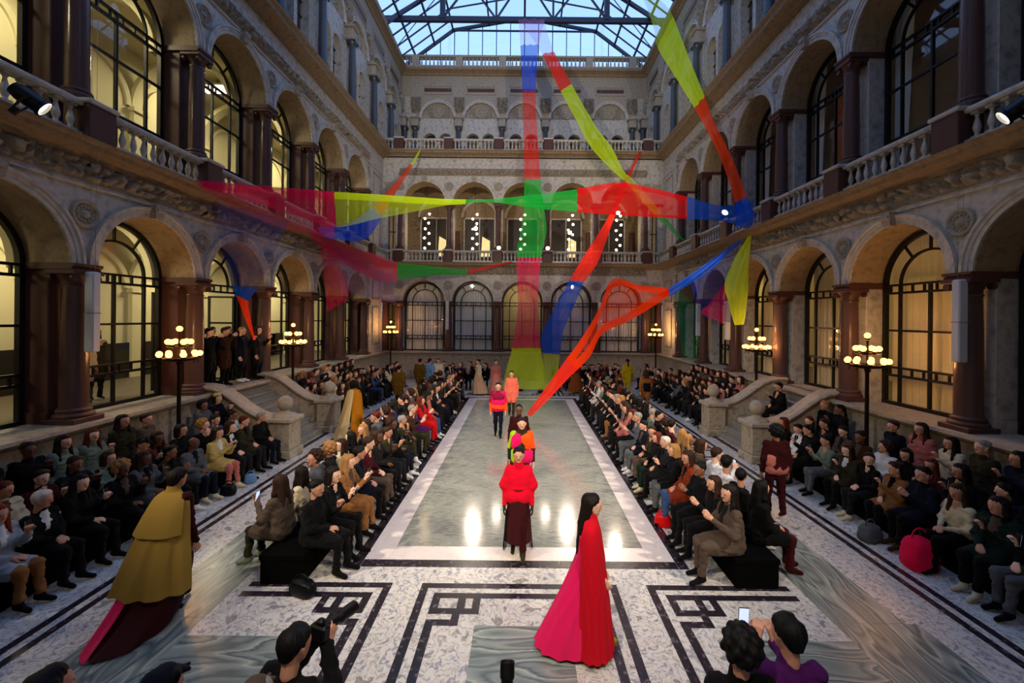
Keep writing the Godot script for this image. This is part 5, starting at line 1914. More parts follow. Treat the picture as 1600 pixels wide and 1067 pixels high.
# j: joints and switches; see pose_seated and pose_standing for the names. Returns {"mesh", "head": Transform3D}
func make_body(j: Dictionary, cell: float) -> Dictionary:
	var b := Blob.new()
	var pel: Vector3 = j.pelvis
	var che: Vector3 = j.chest
	var nek: Vector3 = j.neck
	var wide: float = j.get("wide", 1.0)
	var bulk: float = j.get("bulk", 0.0)
	var top: int = 1
	for s in [-1.0, 1.0]:
		var sx := Vector3(s, 0, 0)
		b.add(pel + sx * 0.065 * wide + Vector3(0, 0.02, 0), che + sx * 0.075 * wide, 0.105 * wide + bulk, 0.108 * wide + bulk, top)
		var side := "r" if s > 0 else "l"
		var sh: Vector3 = j["sh_" + side]
		var el: Vector3 = j["el_" + side]
		var wr: Vector3 = j["wr_" + side]
		b.add(che + Vector3(0, 0.075, 0) + sx * 0.05, sh, 0.08 + bulk * 0.4, 0.052 + bulk * 0.4, top)
		b.add(sh, el, 0.05 + bulk * 0.6, 0.044 + bulk * 0.7, j.get("sleeve_" + side, top))
		b.add(el, wr, 0.044 + bulk * 0.7, 0.032 + bulk * 0.4, j.get("cuff_" + side, top))
		var hip: Vector3 = j["hip_" + side]
		var kn: Vector3 = j["kn_" + side]
		var an: Vector3 = j["an_" + side]
		var toe: Vector3 = j["toe_" + side]
		b.add(hip, kn, 0.092 * wide, 0.066, 2)
		b.add(kn, an + (kn - an) * 0.18, 0.064, 0.046, j.get("shin", 2))
		b.add(an + (kn - an) * 0.16, an, 0.043, 0.038, 3)
		b.add(an + Vector3(0, -0.035, 0) - (toe - an) * 0.2, toe, 0.04, 0.033, 3)
	b.add(pel + Vector3(-0.06, 0, 0), pel + Vector3(0.06, 0, 0), 0.112 * wide, 0.112 * wide, 2 if not j.get("coat", false) else top)
	if j.get("coat", false):
		for s in [-1.0, 1.0]:
			var side := "r" if s > 0 else "l"
			var hip: Vector3 = j["hip_" + side]
			var kn: Vector3 = j["kn_" + side]
			b.add(hip, hip.lerp(kn, 0.7), 0.112 + bulk, 0.088 + bulk, top)
	b.add(che + Vector3(0, 0.12, -0.01), nek, 0.085, 0.058, j.get("collar", top))
	if j.has("shirt"):
		if j.get("coat", false):
			b.add(che + Vector3(0, 0.0, 0.10 + bulk), nek + Vector3(0, -0.03, 0.05), 0.022, 0.042, j.shirt)
		else:
			b.add(nek + Vector3(0, -0.05, 0.045), nek + Vector3(0, -0.02, 0.04), 0.03, 0.042, j.shirt)
	for q in j.get("extra", []):
		b.add(q[0], q[1], q[2], q[3], q[4])
	var pieces := {}
	b.emit(pieces, cell, 0.018, Transform3D(), j.get("fold", 0.015))
	var ht := Transform3D(Basis.from_euler(Vector3(j.get("nod", 0.0), j.get("yaw", 0.0), j.get("tilt", 0.0))), nek + j.get("head_shift", Vector3(0, 0.05, 0.02)))
	var lod := "near" if cell < 0.026 else "far"
	append_pieces(pieces, heads[lod], ht)
	for side in ["r", "l"]:
		var el: Vector3 = j["el_" + side]
		var wr: Vector3 = j["wr_" + side]
		var palm: Vector3 = j.get("palm_" + side, Vector3(0, -1, 0.2))
		var dir: Vector3 = j.get("point_" + side, wr - el)
		var hb := look_basis(dir, palm)
		if side == "l":
			hb = hb * Basis.from_scale(Vector3(-1, 1, 1))
		append_pieces(pieces, hands[lod + ("_grip" if j.get("grip_" + side, false) else "_rest")], Transform3D(hb, wr + dir.normalized() * 0.02), {0: j.get("glove", 0)})
	var m := ArrayMesh.new()
	var order := pieces.keys()
	order.sort()
	for region in order:
		pieces[region].b.add_to(m)
	return {"mesh": m, "regions": order, "head": ht}


func arms(j: Dictionary, kind: String, side: String) -> void:
	var s := 1.0 if side == "r" else -1.0
	var sh: Vector3 = j["sh_" + side]
	match kind:
		"lap":
			j["el_" + side] = sh + Vector3(s * 0.055, -0.26, 0.06)
			j["wr_" + side] = Vector3(s * 0.06, j.pelvis.y + 0.13, j.pelvis.z + 0.27)
			j["palm_" + side] = Vector3(-s * 0.5, -1, 0)
		"phone":
			j["el_" + side] = sh + Vector3(s * 0.06, -0.24, 0.12)
			j["wr_" + side] = sh + Vector3(-s * 0.10, -0.06, 0.33)
			j["palm_" + side] = Vector3(-s * 0.6, 0, 1)
			j["point_" + side] = Vector3(-s * 0.2, 1, 0.25)
			j["grip_" + side] = true
		"high":
			j["el_" + side] = sh + Vector3(s * 0.09, -0.02, 0.26)
			j["wr_" + side] = sh + Vector3(s * 0.04, 0.22, 0.36)
			j["palm_" + side] = Vector3(-s * 0.3, 0, 1)
			j["point_" + side] = Vector3(0, 1, 0.1)
			j["grip_" + side] = true
		"clap":
			j["el_" + side] = sh + Vector3(s * 0.09, -0.24, 0.08)
			j["wr_" + side] = Vector3(sh.x * 0.28, sh.y - 0.12, sh.z + 0.27)
			j["palm_" + side] = Vector3(-s, 0.1, 0)
			j["point_" + side] = Vector3(-s * 0.2, 0.7, 0.7)
		"knee":
			j["el_" + side] = sh + Vector3(s * 0.07, -0.25, 0.12)
			j["wr_" + side] = Vector3(s * 0.11, j.pelvis.y + 0.1, j.pelvis.z + 0.37)
		"chin":
			j["el_" + side] = sh + Vector3(s * 0.02, -0.27, 0.13)
			j["wr_" + side] = sh + Vector3(-s * 0.12, 0.0, 0.17)
			j["palm_" + side] = Vector3(-s * 0.4, 0.2, -1)
			j["point_" + side] = Vector3(0, 1, 0.1)
		"hang":
			j["el_" + side] = sh + Vector3(s * 0.05, -0.28, -0.03)
			j["wr_" + side] = sh + Vector3(s * 0.07, -0.53, 0.05)
			j["palm_" + side] = Vector3(-s, 0, 0)
		"swing":
			j["el_" + side] = sh + Vector3(s * 0.06, -0.27, -0.09)
			j["wr_" + side] = sh + Vector3(s * 0.08, -0.52, -0.10)
			j["palm_" + side] = Vector3(-s, 0, 0)
		"camera":
			j["el_" + side] = sh + Vector3(s * 0.10, -0.2, 0.16)
			j["wr_" + side] = sh + Vector3(-s * 0.11, 0.1, 0.25)
			j["palm_" + side] = Vector3(-s, 0.2, 0.3)
			j["point_" + side] = Vector3(-s * 0.2, 0.6, 0.7)
			j["grip_" + side] = true
		"front":
			j["el_" + side] = sh + Vector3(s * 0.01, -0.27, 0.0)
			j["wr_" + side] = sh + Vector3(-s * 0.01, -0.5, 0.14)
			j["palm_" + side] = Vector3(-s, 0, 0)
		"waist":
			j["el_" + side] = sh + Vector3(s * 0.1, -0.24, -0.02)
			j["wr_" + side] = Vector3(s * 0.10, j.pelvis.y + 0.16, j.pelvis.z + 0.2)
			j["palm_" + side] = Vector3(-s * 0.5, -0.3, -1)


# seated on a 0.43 m bench, facing +z, origin on the floor below the seat
func pose_seated(arm_r: String, arm_l: String, o := {}) -> Dictionary:
	var lean: float = o.get("lean", 0.05)
	var j := {"pelvis": Vector3(0, 0.545, 0), "chest": Vector3(0, 0.84, lean - 0.02), "neck": Vector3(0, 1.06, lean)}
	for s in [-1.0, 1.0]:
		var d := "r" if s > 0 else "l"
		j["sh_" + d] = Vector3(s * 0.17, 0.985, lean - 0.01)
		j["hip_" + d] = Vector3(s * 0.085, 0.53, 0.03)
		j["kn_" + d] = Vector3(s * o.get("knees", 0.1), 0.51, 0.45)
		j["an_" + d] = Vector3(s * 0.1, 0.105, 0.47 + s * o.get("stagger", 0.03))
		j["toe_" + d] = j["an_" + d] + Vector3(s * 0.02, -0.065, 0.15)
	if o.get("crossed", false):
		j.kn_r = Vector3(-0.02, 0.60, 0.45)
		j.an_r = Vector3(-0.2, 0.28, 0.56)
		j.toe_r = Vector3(-0.26, 0.2, 0.68)
	j.merge(o, true)
	arms(j, arm_r, "r")
	arms(j, arm_l, "l")
	return j


func pose_standing(arm_r: String, arm_l: String, o := {}) -> Dictionary:
	var lean: float = o.get("lean", 0.0)
	var stride: float = o.get("stride", 0.04)
	var j := {"pelvis": Vector3(0, 0.93, 0), "chest": Vector3(0, 1.22, lean * 0.7 - 0.01), "neck": Vector3(0, 1.445, lean)}
	for s in [-1.0, 1.0]:
		var d := "r" if s > 0 else "l"
		j["sh_" + d] = Vector3(s * 0.165, 1.375, lean - 0.01)
		j["hip_" + d] = Vector3(s * 0.085, 0.9, 0)
		j["kn_" + d] = Vector3(s * 0.085, 0.5, s * stride * 0.5 + 0.03)
		j["an_" + d] = Vector3(s * 0.075, 0.10 + (0.06 if s < 0 and stride > 0.1 else 0.0), s * stride)
		j["toe_" + d] = Vector3(s * 0.085, 0.04, s * stride + 0.14)
	j.merge(o, true)
	arms(j, arm_r, "r")
	arms(j, arm_l, "l")
	return j


func make_figures() -> void:
	heads.near = make_head(0.009)
	heads.far = make_head(0.015)
	hands.near_rest = make_hand(0.0065, 0.35)
	hands.near_grip = make_hand(0.0065, 0.8)
	hands.far_rest = make_hand(0.0095, 0.35)
	hands.far_grip = make_hand(0.0095, 0.8)
	make_hair()
	var sets := {
		"lap": ["lap", "lap", {"yaw": 0.25, "nod": 0.1}], "lap_turned": ["lap", "knee", {"yaw": -0.55, "crossed": true}], "filming": ["phone", "lap", {"yaw": -0.15, "nod": 0.05}],
		"filming_both": ["phone", "phone", {"nod": 0.08, "lean": 0.1}], "clapping": ["clap", "clap", {"yaw": 0.2}], "reaching": ["high", "lap", {"yaw": -0.1, "nod": -0.12}], "leaning": ["knee", "chin", {"lean": 0.16, "yaw": 0.4, "crossed": true}],
		"looking_back": ["lap", "lap", {"yaw": 0.95}],
	}
	for key in sets:
		var q: Array = sets[key]
		for lod in ["near", "far"]:
			for coat in [false, true]:
				if lod == "far" and key in ["leaning", "looking_back", "reaching"]:
					continue
				var o: Dictionary = q[2].duplicate()
				o.coat = coat
				o.bulk = 0.018 if coat else 0.0
				o.shirt = 6
				poses["%s_%s_%s" % [key, lod, coat]] = make_body(pose_seated(q[0], q[1], o), 0.021 if lod == "near" else 0.036)
	poses.stand_near = make_body(pose_standing("phone", "hang", {"coat": true, "bulk": 0.02, "yaw": -0.2}), 0.022)
	poses.stand_far = make_body(pose_standing("hang", "phone", {"coat": true, "bulk": 0.02}), 0.036)
	poses.stand_idle = make_body(pose_standing("hang", "hang", {"coat": true, "bulk": 0.02}), 0.022)
	poses.stand_camera = make_body(pose_standing("camera", "camera", {"coat": true, "bulk": 0.025, "nod": 0.1}), 0.022)
	skins = []
	for c in [Color(0.80, 0.60, 0.50), Color(0.72, 0.52, 0.42), Color(0.86, 0.68, 0.58), Color(0.50, 0.33, 0.24), Color(0.36, 0.23, 0.17)]:
		var m := plain("skin_%d" % skins.size(), c, 0.55, 0.0, 0.4)
		skins.append(m)
	plain("eye_dark", Color(0.06, 0.045, 0.04), 0.3)
	plain("lips", Color(0.55, 0.22, 0.20), 0.5)


var skins := []
var cloth_colours := {
	"black": Color(0.030, 0.029, 0.032), "charcoal": Color(0.09, 0.09, 0.10), "navy": Color(0.04, 0.055, 0.11), "brown": Color(0.20, 0.11, 0.065), "camel": Color(0.50, 0.33, 0.18), "grey": Color(0.30, 0.31, 0.33), "olive": Color(0.16, 0.15, 0.08), "burgundy": Color(0.24, 0.04, 0.06), "cream": Color(0.75, 0.70, 0.58), "white": Color(0.80, 0.80, 0.80), "red": Color(0.72, 0.05, 0.07), "denim": Color(0.18, 0.27, 0.42), "sage": Color(0.42, 0.47, 0.40), "rust": Color(0.45, 0.16, 0.07), "rose": Color(0.66, 0.38, 0.35), "yellow": Color(0.72, 0.62, 0.36), "taupe": Color(0.30, 0.25, 0.21), "purple": Color(0.26, 0.07, 0.30), "silver": Color(0.55, 0.57, 0.60), "bright pink": Color(0.85, 0.08, 0.30), "green": Color(0.05, 0.12, 0.09), "gold": Color(0.45, 0.33, 0.06), "light blue": Color(0.38, 0.52, 0.68), "teal": Color(0.05, 0.2, 0.24), "orange": Color(0.85, 0.33, 0.05),
}
var hair_colours := {"dark brown": Color(0.075, 0.045, 0.03), "black": Color(0.022, 0.02, 0.02), "brown": Color(0.17, 0.10, 0.06), "blonde": Color(0.58, 0.42, 0.24), "auburn": Color(0.32, 0.11, 0.05), "grey": Color(0.50, 0.49, 0.47), "white": Color(0.74, 0.71, 0.66), "red": Color(0.42, 0.12, 0.05)}


func fabric(c: String) -> StandardMaterial3D:
	return cloth("cloth " + c, cloth_colours[c])


func hair_material(c: String) -> StandardMaterial3D:
	if not mat.has("hair " + c):
		plain("hair " + c, hair_colours[c], 0.65, 0.0, 0.3)
	return mat["hair " + c]


# one person: pose entry, colours by region
func person(p: Dictionary, label: String, group: String, at: Transform3D, skin: int, top: String, bottom: String, shoes: String, hair_kind: String, hair_col: String, more := {}) -> Node3D:
	var o := thing("person", label, "person", at, group)
	var body := put("body", p.mesh, null, o)
	for k in p.regions.size():
		var m: Material
		match p.regions[k]:
			0: m = skins[skin]
			1: m = fabric(top)
			2: m = fabric(bottom)
			3: m = fabric(shoes)
			4: m = mat.eye_dark
			5: m = mat.lips
			_: m = more.get(p.regions[k], skins[skin])
		body.set_surface_override_material(k, m)
	if hair_kind in ["beret", "cap"]:
		put("hair", hair.short if hair_kind == "cap" else hair.bob, hair_material(hair_col), o, p.head)
		put("hat", hair[hair_kind], more.get("hat", fabric("black")), o, p.head)
	elif hair_kind != "":
		put("hair", hair[hair_kind], hair_material(hair_col), o, p.head)
	return o


var hair_words := {"": "bald", "short": "short %s hair", "cropped": "cropped %s hair", "bob": "bobbed %s hair", "long": "long %s hair", "sleek": "sleek %s hair", "bun": "%s bun", "ponytail": "%s ponytail", "curly": "curly %s hair", "beret": "%s hair and hat", "cap": "%s hair and cap"}
var pose_words := {"lap": "hands in lap", "lap_turned": "legs crossed", "filming": "filming", "filming_both": "holding phone", "clapping": "clapping", "reaching": "phone raised", "leaning": "leaning forward", "looking_back": "looking back", "standing": "standing"}


func a_or_an(w: String) -> String:
	return ("an " if w[0] in "aeiou" else "a ") + w


# spec: {pose, coat, skin, top, bottom, shoes, hair, hair_col}; missing ones are drawn at random
func audience_member(x: float, d: float, face: float, where: String, group: String, spec := {}, y := 0.0) -> void:
	var near := d < 11.5
	var pose: String = spec.get("pose", ["lap", "lap", "lap_turned", "filming", "filming", "filming_both", "clapping"][rng.randi() % 7] if not near else ["lap", "lap", "lap_turned", "filming", "filming_both", "clapping", "leaning", "looking_back", "filming"][rng.randi() % 9])
	var coat: bool = spec.get("coat", rng.randf() < 0.6)
	var dark := ["black", "black", "black", "black", "charcoal", "navy", "black", "charcoal"]
	var tone := ["brown", "camel", "grey", "olive", "burgundy", "cream", "rust", "taupe", "denim", "sage", "taupe", "brown", "grey", "white", "rose", "green"]
	var top: String = spec.get("top", dark[rng.randi() % 8] if rng.randf() < 0.58 else tone[rng.randi() % 16])
	var bottom: String = spec.get("bottom", dark[rng.randi() % 8] if rng.randf() < 0.8 else ["denim", "taupe", "brown", "grey", "olive", "burgundy"][rng.randi() % 6])
	var shoes: String = spec.get("shoes", "black" if rng.randf() < 0.8 else ["brown", "white", "cream"][rng.randi() % 3])
	var hk: String = spec.get("hair", ["short", "cropped", "bob", "long", "long", "long", "bun", "ponytail", "short", "curly", "bob", "long"][rng.randi() % 12])
	var hc: String = spec.get("hair_col", ["dark brown", "black", "brown", "blonde", "dark brown", "brown", "auburn", "grey", "brown", "black"][rng.randi() % 10])
	var skin: int = spec.get("skin", [0, 0, 1, 2, 2, 1, 3, 4, 0, 1][rng.randi() % 10])
	var p: Dictionary = poses[["stand_near", "stand_idle"][rng.randi() % 2] if near else "stand_far"] if pose == "standing" else poses["%s_%s_%s" % [pose, "near" if near else "far", coat]]
	if pose == "standing":
		coat = true
	var turn := face + rng.randf_range(-0.16, 0.16)
	var size := rng.randf_range(0.95, 1.04)
	var t := Transform3D(Basis(Vector3.UP, turn).scaled(Vector3(size, size, size) if not spec.has("size") else Vector3.ONE * float(spec.size)), Vector3(x + rng.randf_range(-0.04, 0.04), y, -d + rng.randf_range(-0.05, 0.05)))
	var words := "%s in %s %s, %s, %s" % [hair_words[hk] % hc if "%s" in hair_words[hk] else hair_words[hk], top, "coat" if coat else "top", pose_words[pose], where]
	person(p, "person with " + words if hk else "bald person" + words.trim_prefix("bald"), group, t, skin, top, bottom, shoes, hk, hc, {6: fabric(["white", "black", "charcoal", "charcoal", "navy", "black", "black", "taupe"][rng.randi() % 8]) if coat else skins[skin], "hat": fabric(spec.get("hat_col", "black"))})
	if pose in ["filming", "filming_both", "reaching"]:
		phone(t, pose, where, top, hair_words[hk] % hc if "%s" in hair_words[hk] else "bald head")


func phone(t: Transform3D, pose: String, where: String, top: String, who: String) -> void:
	if not shape.has("phone"):
		var b := Build.new()
		b.chamfer(Vector3(-0.037, -0.075, -0.004), Vector3(0.037, 0.075, 0.004), 0.003)
		shape.phone = b.mesh()
		b = Build.new()
		b.box(Vector3(-0.034, -0.07, -0.0048), Vector3(0.034, 0.07, -0.004))
		shape.phone_screen = b.mesh()
	var at := Vector3(0.07, 1.03, 0.38)
	if pose == "filming_both":
		at = Vector3(0, 1.04, 0.48)
	elif pose == "reaching":
		at = Vector3(0.2, 1.36, 0.44)
	var o := thing("phone", "phone held by person with %s in %s, %s" % [who, top, where], "phone", t * Transform3D(Basis(Vector3.RIGHT, -0.15), at), "phones held by the audience")
	put("case", shape.phone, mat.black_metal, o)
	put("screen", shape.phone_screen, mat.phone_screen, o)


func build_audience() -> void:
	var lit := "by the runway, gallery side"
	# named sitters near the camera, then the rest at random
	var inner_left := {0: {"top": "black", "hair": "short", "hair_col": "black", "pose": "filming", "coat": true}, 1: {"top": "black", "hair": "bob", "hair_col": "dark brown", "pose": "filming_both"}, 2: {"top": "camel", "hair": "long", "hair_col": "blonde", "bottom": "camel", "coat": true, "pose": "filming_both"}, 3: {"top": "navy", "hair": "short", "hair_col": "dark brown", "pose": "lap", "coat": true}, 4: {"top": "burgundy", "hair": "short", "hair_col": "brown", "pose": "lap", "bottom": "taupe"}, 5: {"top": "charcoal", "hair": "bob", "pose": "filming"}, 6: {"top": "olive", "hair": "short", "pose": "filming_both"}, 11: {"top": "purple", "bottom": "purple"}, 12: {"top": "red", "bottom": "red", "coat": true, "pose": "clapping"}, 13: {"top": "red", "bottom": "denim"}, 14: {"top": "rose"}, 17: {"top": "burgundy"}}
	var inner_left_back := {0: {"top": "taupe", "hair": "long", "hair_col": "brown", "pose": "filming", "shoes": "sage", "bottom": "olive", "coat": true}, 1: {"top": "cream", "hair": "long", "hair_col": "dark brown"}, 3: {"top": "charcoal", "hair": "curly", "hair_col": "blonde"}, 4: {"top": "cream", "hair": "long", "hair_col": "brown", "pose": "looking_back"}, 5: {"hair": "long", "hair_col": "black", "top": "black"}, 6: {"hair": "long", "hair_col": "blonde", "top": "navy"}, 7: {"hair": "bob", "hair_col": "brown"}, 8: {"top": "grey", "hair": "short", "coat": true}}
	var inner_right := {0: {"top": "taupe", "hair": "long", "hair_col": "dark brown", "pose": "clapping", "bottom": "taupe", "coat": true}, 1: {"top": "black", "hair": "long", "hair_col": "brown", "pose": "clapping", "coat": true}, 2: {"top": "black", "hair": "cropped", "hair_col": "black", "skin": 3, "pose": "clapping", "coat": true}, 3: {"top": "rust", "hair": "bob", "hair_col": "brown", "pose": "lap"}, 4: {"top": "black", "hair": "bob", "hair_col": "blonde", "pose": "filming_both"}, 5: {"top": "charcoal", "hair": "short", "hair_col": "white", "pose": "lap", "coat": true}, 6: {"top": "black", "bottom": "green", "hair": "bob", "hair_col": "auburn", "pose": "filming"}, 7: {"top": "olive", "hair": "short", "hair_col": "brown"}, 8: {"top": "navy", "hair": "short", "hair_col": "black", "pose": "lap", "coat": true}, 9: {"top": "grey", "bottom": "grey", "pose": "clapping", "hair": "short", "hair_col": "grey"}, 11: {"top": "rose"}, 13: {"bottom": "camel"}}
	var inner_right_back := {0: {"top": "black", "bottom": "burgundy", "shoes": "burgundy", "hair": "long", "hair_col": "black", "coat": true, "pose": "lap"}, 1: {"top": "black", "hair": "cropped", "hair_col": "black", "pose": "looking_back", "coat": true}, 2: {"top": "white", "hair": "short", "hair_col": "black", "skin": 1}, 3: {"top": "white", "hair": "short", "hair_col": "brown"}, 4: {"top": "taupe", "hair": "bob", "hair_col": "brown"}, 5: {"top": "taupe", "hair": "long", "hair_col": "blonde"}, 6: {"top": "taupe", "hair": "long", "hair_col": "blonde", "coat": true}}
	for k in 25:
		var d := 6.25 + 0.54 * k
		audience_member(-3.12, d, PI / 2, "runway gallery bench", "front row along the runway, gallery side", inner_left.get(k, {}))
		audience_member(3.12, d - 0.1, -PI / 2, "runway curtain bench", "front row along the runway, curtained side", inner_right.get(k, {}))
		var flip := rng.randf() < 0.25
		audience_member(-3.6, d + 0.2, -PI / 2, "gallery aisle bench", "back row facing the gallery aisle", inner_left_back.get(k, {"pose": "looking_back"} if flip and d < 11 else {}))
		flip = rng.randf() < 0.25
		audience_member(3.6, d + 0.2, PI / 2, "curtain aisle bench", "back row facing the curtained aisle", inner_right_back.get(k, {"pose": "looking_back"} if flip and d < 11 else {}))
	# outer rows against the arcades
	var outer_left := {
		0: {0: {"top": "navy", "pose": "filming"}, 1: {"top": "black"}, 2: {"top": "silver", "bottom": "camel", "hair": "long", "hair_col": "red", "pose": "filming"}, 3: {"top": "black", "bottom": "black", "hair": "short", "hair_col": "white", "coat": true, "pose": "lap"}, 4: {"top": "black", "hair": "long", "hair_col": "dark brown", "pose": "filming", "coat": true}, 5: {"top": "black", "coat": true}, 6: {"top": "grey", "hair": "long", "hair_col": "brown", "coat": true, "pose": "filming"}, 7: {"top": "black", "coat": true, "hair": "short"}, 8: {"top": "grey", "bottom": "navy", "hair": "", "coat": true, "pose": "lap"}, 9: {"top": "yellow", "bottom": "rose", "hair": "bob", "hair_col": "brown", "coat": true, "pose": "filming_both"}, 10: {"top": "black", "hair": "bob", "hair_col": "brown", "pose": "lap"}, 11: {"top": "olive", "hair": "short", "hair_col": "auburn", "pose": "lap"}, 12: {"top": "black", "hair": "short", "hair_col": "grey", "pose": "lap", "coat": true}, 13: {"top": "black", "hair": "short", "hair_col": "brown", "pose": "lap", "coat": true}},
		1: {4: {"top": "burgundy", "hair": "short", "hair_col": "brown"}, 7: {"top": "navy", "hair": "cap"}, 8: {"top": "rust", "hair": "long", "hair_col": "dark brown", "pose": "filming"}},
		2: {3: {"top": "black", "pose": "filming", "hair": "short"}, 5: {"top": "sage", "hair": "long", "hair_col": "dark brown", "pose": "filming"}, 8: {"top": "taupe", "hair": "short", "hair_col": "brown"}, 12: {"top": "navy", "hair": "beret", "hair_col": "dark brown", "hat_col": "yellow"}}}
	var outer_right := {
		0: {0: {"top": "black", "hair": "short", "pose": "lap", "bottom": "navy", "coat": true}, 1: {"top": "black"}, 2: {"top": "black", "hair": "bob", "hair_col": "auburn", "pose": "filming", "bottom": "grey"}, 3: {"top": "green", "hair": "bob", "hair_col": "dark brown", "pose": "filming", "coat": true}, 4: {"top": "cream", "hair": "long", "hair_col": "brown", "pose": "lap"}, 5: {"top": "navy"}, 6: {"top": "camel", "bottom": "black", "hair": "bun", "hair_col": "brown", "coat": true, "pose": "filming"}, 7: {"top": "black"}, 8: {"top": "olive", "hair": "long", "hair_col": "brown", "pose": "filming", "coat": true}, 9: {"top": "sage", "hair": "short", "hair_col": "black", "pose": "filming_both"}, 10: {"top": "black", "hair": "short", "hair_col": "black", "pose": "filming"}, 11: {"top": "white", "hair": "short", "hair_col": "dark brown"}, 12: {"top": "black", "hair": "long", "hair_col": "auburn"}},
		1: {1: {"top": "black", "hair": "short", "hair_col": "brown"}, 3: {"top": "black", "hair": "short", "hair_col": "dark brown", "coat": true}, 6: {"top": "burgundy", "hair": "long", "hair_col": "auburn"}, 8: {"top": "white"}},
		2: {2: {"top": "black", "coat": true, "pose": "reaching"}, 4: {"top": "navy", "coat": true, "pose": "filming"}, 6: {"top": "cream", "pose": "reaching", "hair": "long", "hair_col": "dark brown"}}}
	for row in 3:
		for k in 30:
			var d := 4.3 + 0.54 * k + (3.25 if k > 12 else 0.0) + row * 0.17
			if k > 12 and k > 28 - row * 3:
				continue
			if d > 11.3 and d < 14.4:
				continue
			var x: float = [6.74, 7.58, 7.99][row]
			var word: String = ["front", "middle", "rear"][row]
			for s in [-1, 1]:
				var side := "gallery" if s < 0 else "curtain"
				var spec: Dictionary = (outer_left if s < 0 else outer_right)[row].get(k, {})
				if row == 2 and [9.85, 14.75, 9.75, 14.35].any(func(q: float) -> bool: return absf(q - d) < 0.42):
					continue
				if row == 2:
					spec = spec.duplicate()
					spec.pose = "standing"
				audience_member(s * x, d, -s * PI / 2, "%s %s row" % [side, word], "%s outer row, %s side" % [word, side], spec)
	# rows across the far end
	for row in 2:
		for k in 8:
			for s in [-1, 1]:
				audience_member(s * (1.9 + 0.46 * k), 22.3 + 0.75 * row, 0.0, "%s far row" % ["gallery" if s < 0 else "curtain"], "rows across the far end", {})


# ---------------------------------------------------------------- models on the runway and in the aisles

# cloth hanging round the body: levels from the hem up, each [cx, y, cz, rx, rz, fold, folds]; a0..a1 in degrees, 90 is the front (+z)
func drape(levels: Array, a0 := 0.0, a1 := 360.0, seg := 72, sub := 5) -> Mesh:
	var closed := a1 - a0 >= 359.9
	var rows := []
	for k in (levels.size() - 1) * sub + 1:
		var i := mini(k / sub, levels.size() - 2)
		var f := float(k - i * sub) / sub
		var p: Array = levels[maxi(i - 1, 0)]
		var q: Array = levels[i]
		var r: Array = levels[i + 1]
		var s: Array = levels[mini(i + 2, levels.size() - 1)]
		var v := []
		for m in 7:
			v.append(cubic_interpolate(float(q[m]), float(r[m]), float(p[m]), float(s[m]), f))
		var row := PackedVector3Array()
		for m in (seg if closed else seg + 1):
			var a := deg_to_rad(lerpf(a0, a1, float(m) / seg))
			var w: float = 1.0 + v[5] * (0.7 * sin(a * roundf(v[6])) + 0.3 * sin(a * roundf(v[6] * 1.7) + 1.3))
			row.append(Vector3(v[0] + cos(a) * v[3] * w, v[1] + v[5] * 0.1 * sin(a * 3.0), v[2] + sin(a) * v[4] * w))
		rows.append(row)
	var b := Build.new()
	b.grid(rows, closed)
	return b.mesh()


func dye(called: String, c: Color, rough := 0.85) -> StandardMaterial3D:
	if not mat.has(called):
		var m := plain(called, c, rough, 0.0, 0.3)
		m.rim_enabled = true
		m.rim = 0.25
		m.rim_tint = 0.7
	return mat[called]


func stand(x: float, d: float, face: float, y := 0.006, size := 1.0) -> Transform3D:
	return Transform3D(Basis(Vector3.UP, face).scaled(Vector3.ONE * size), Vector3(x, y, -d))


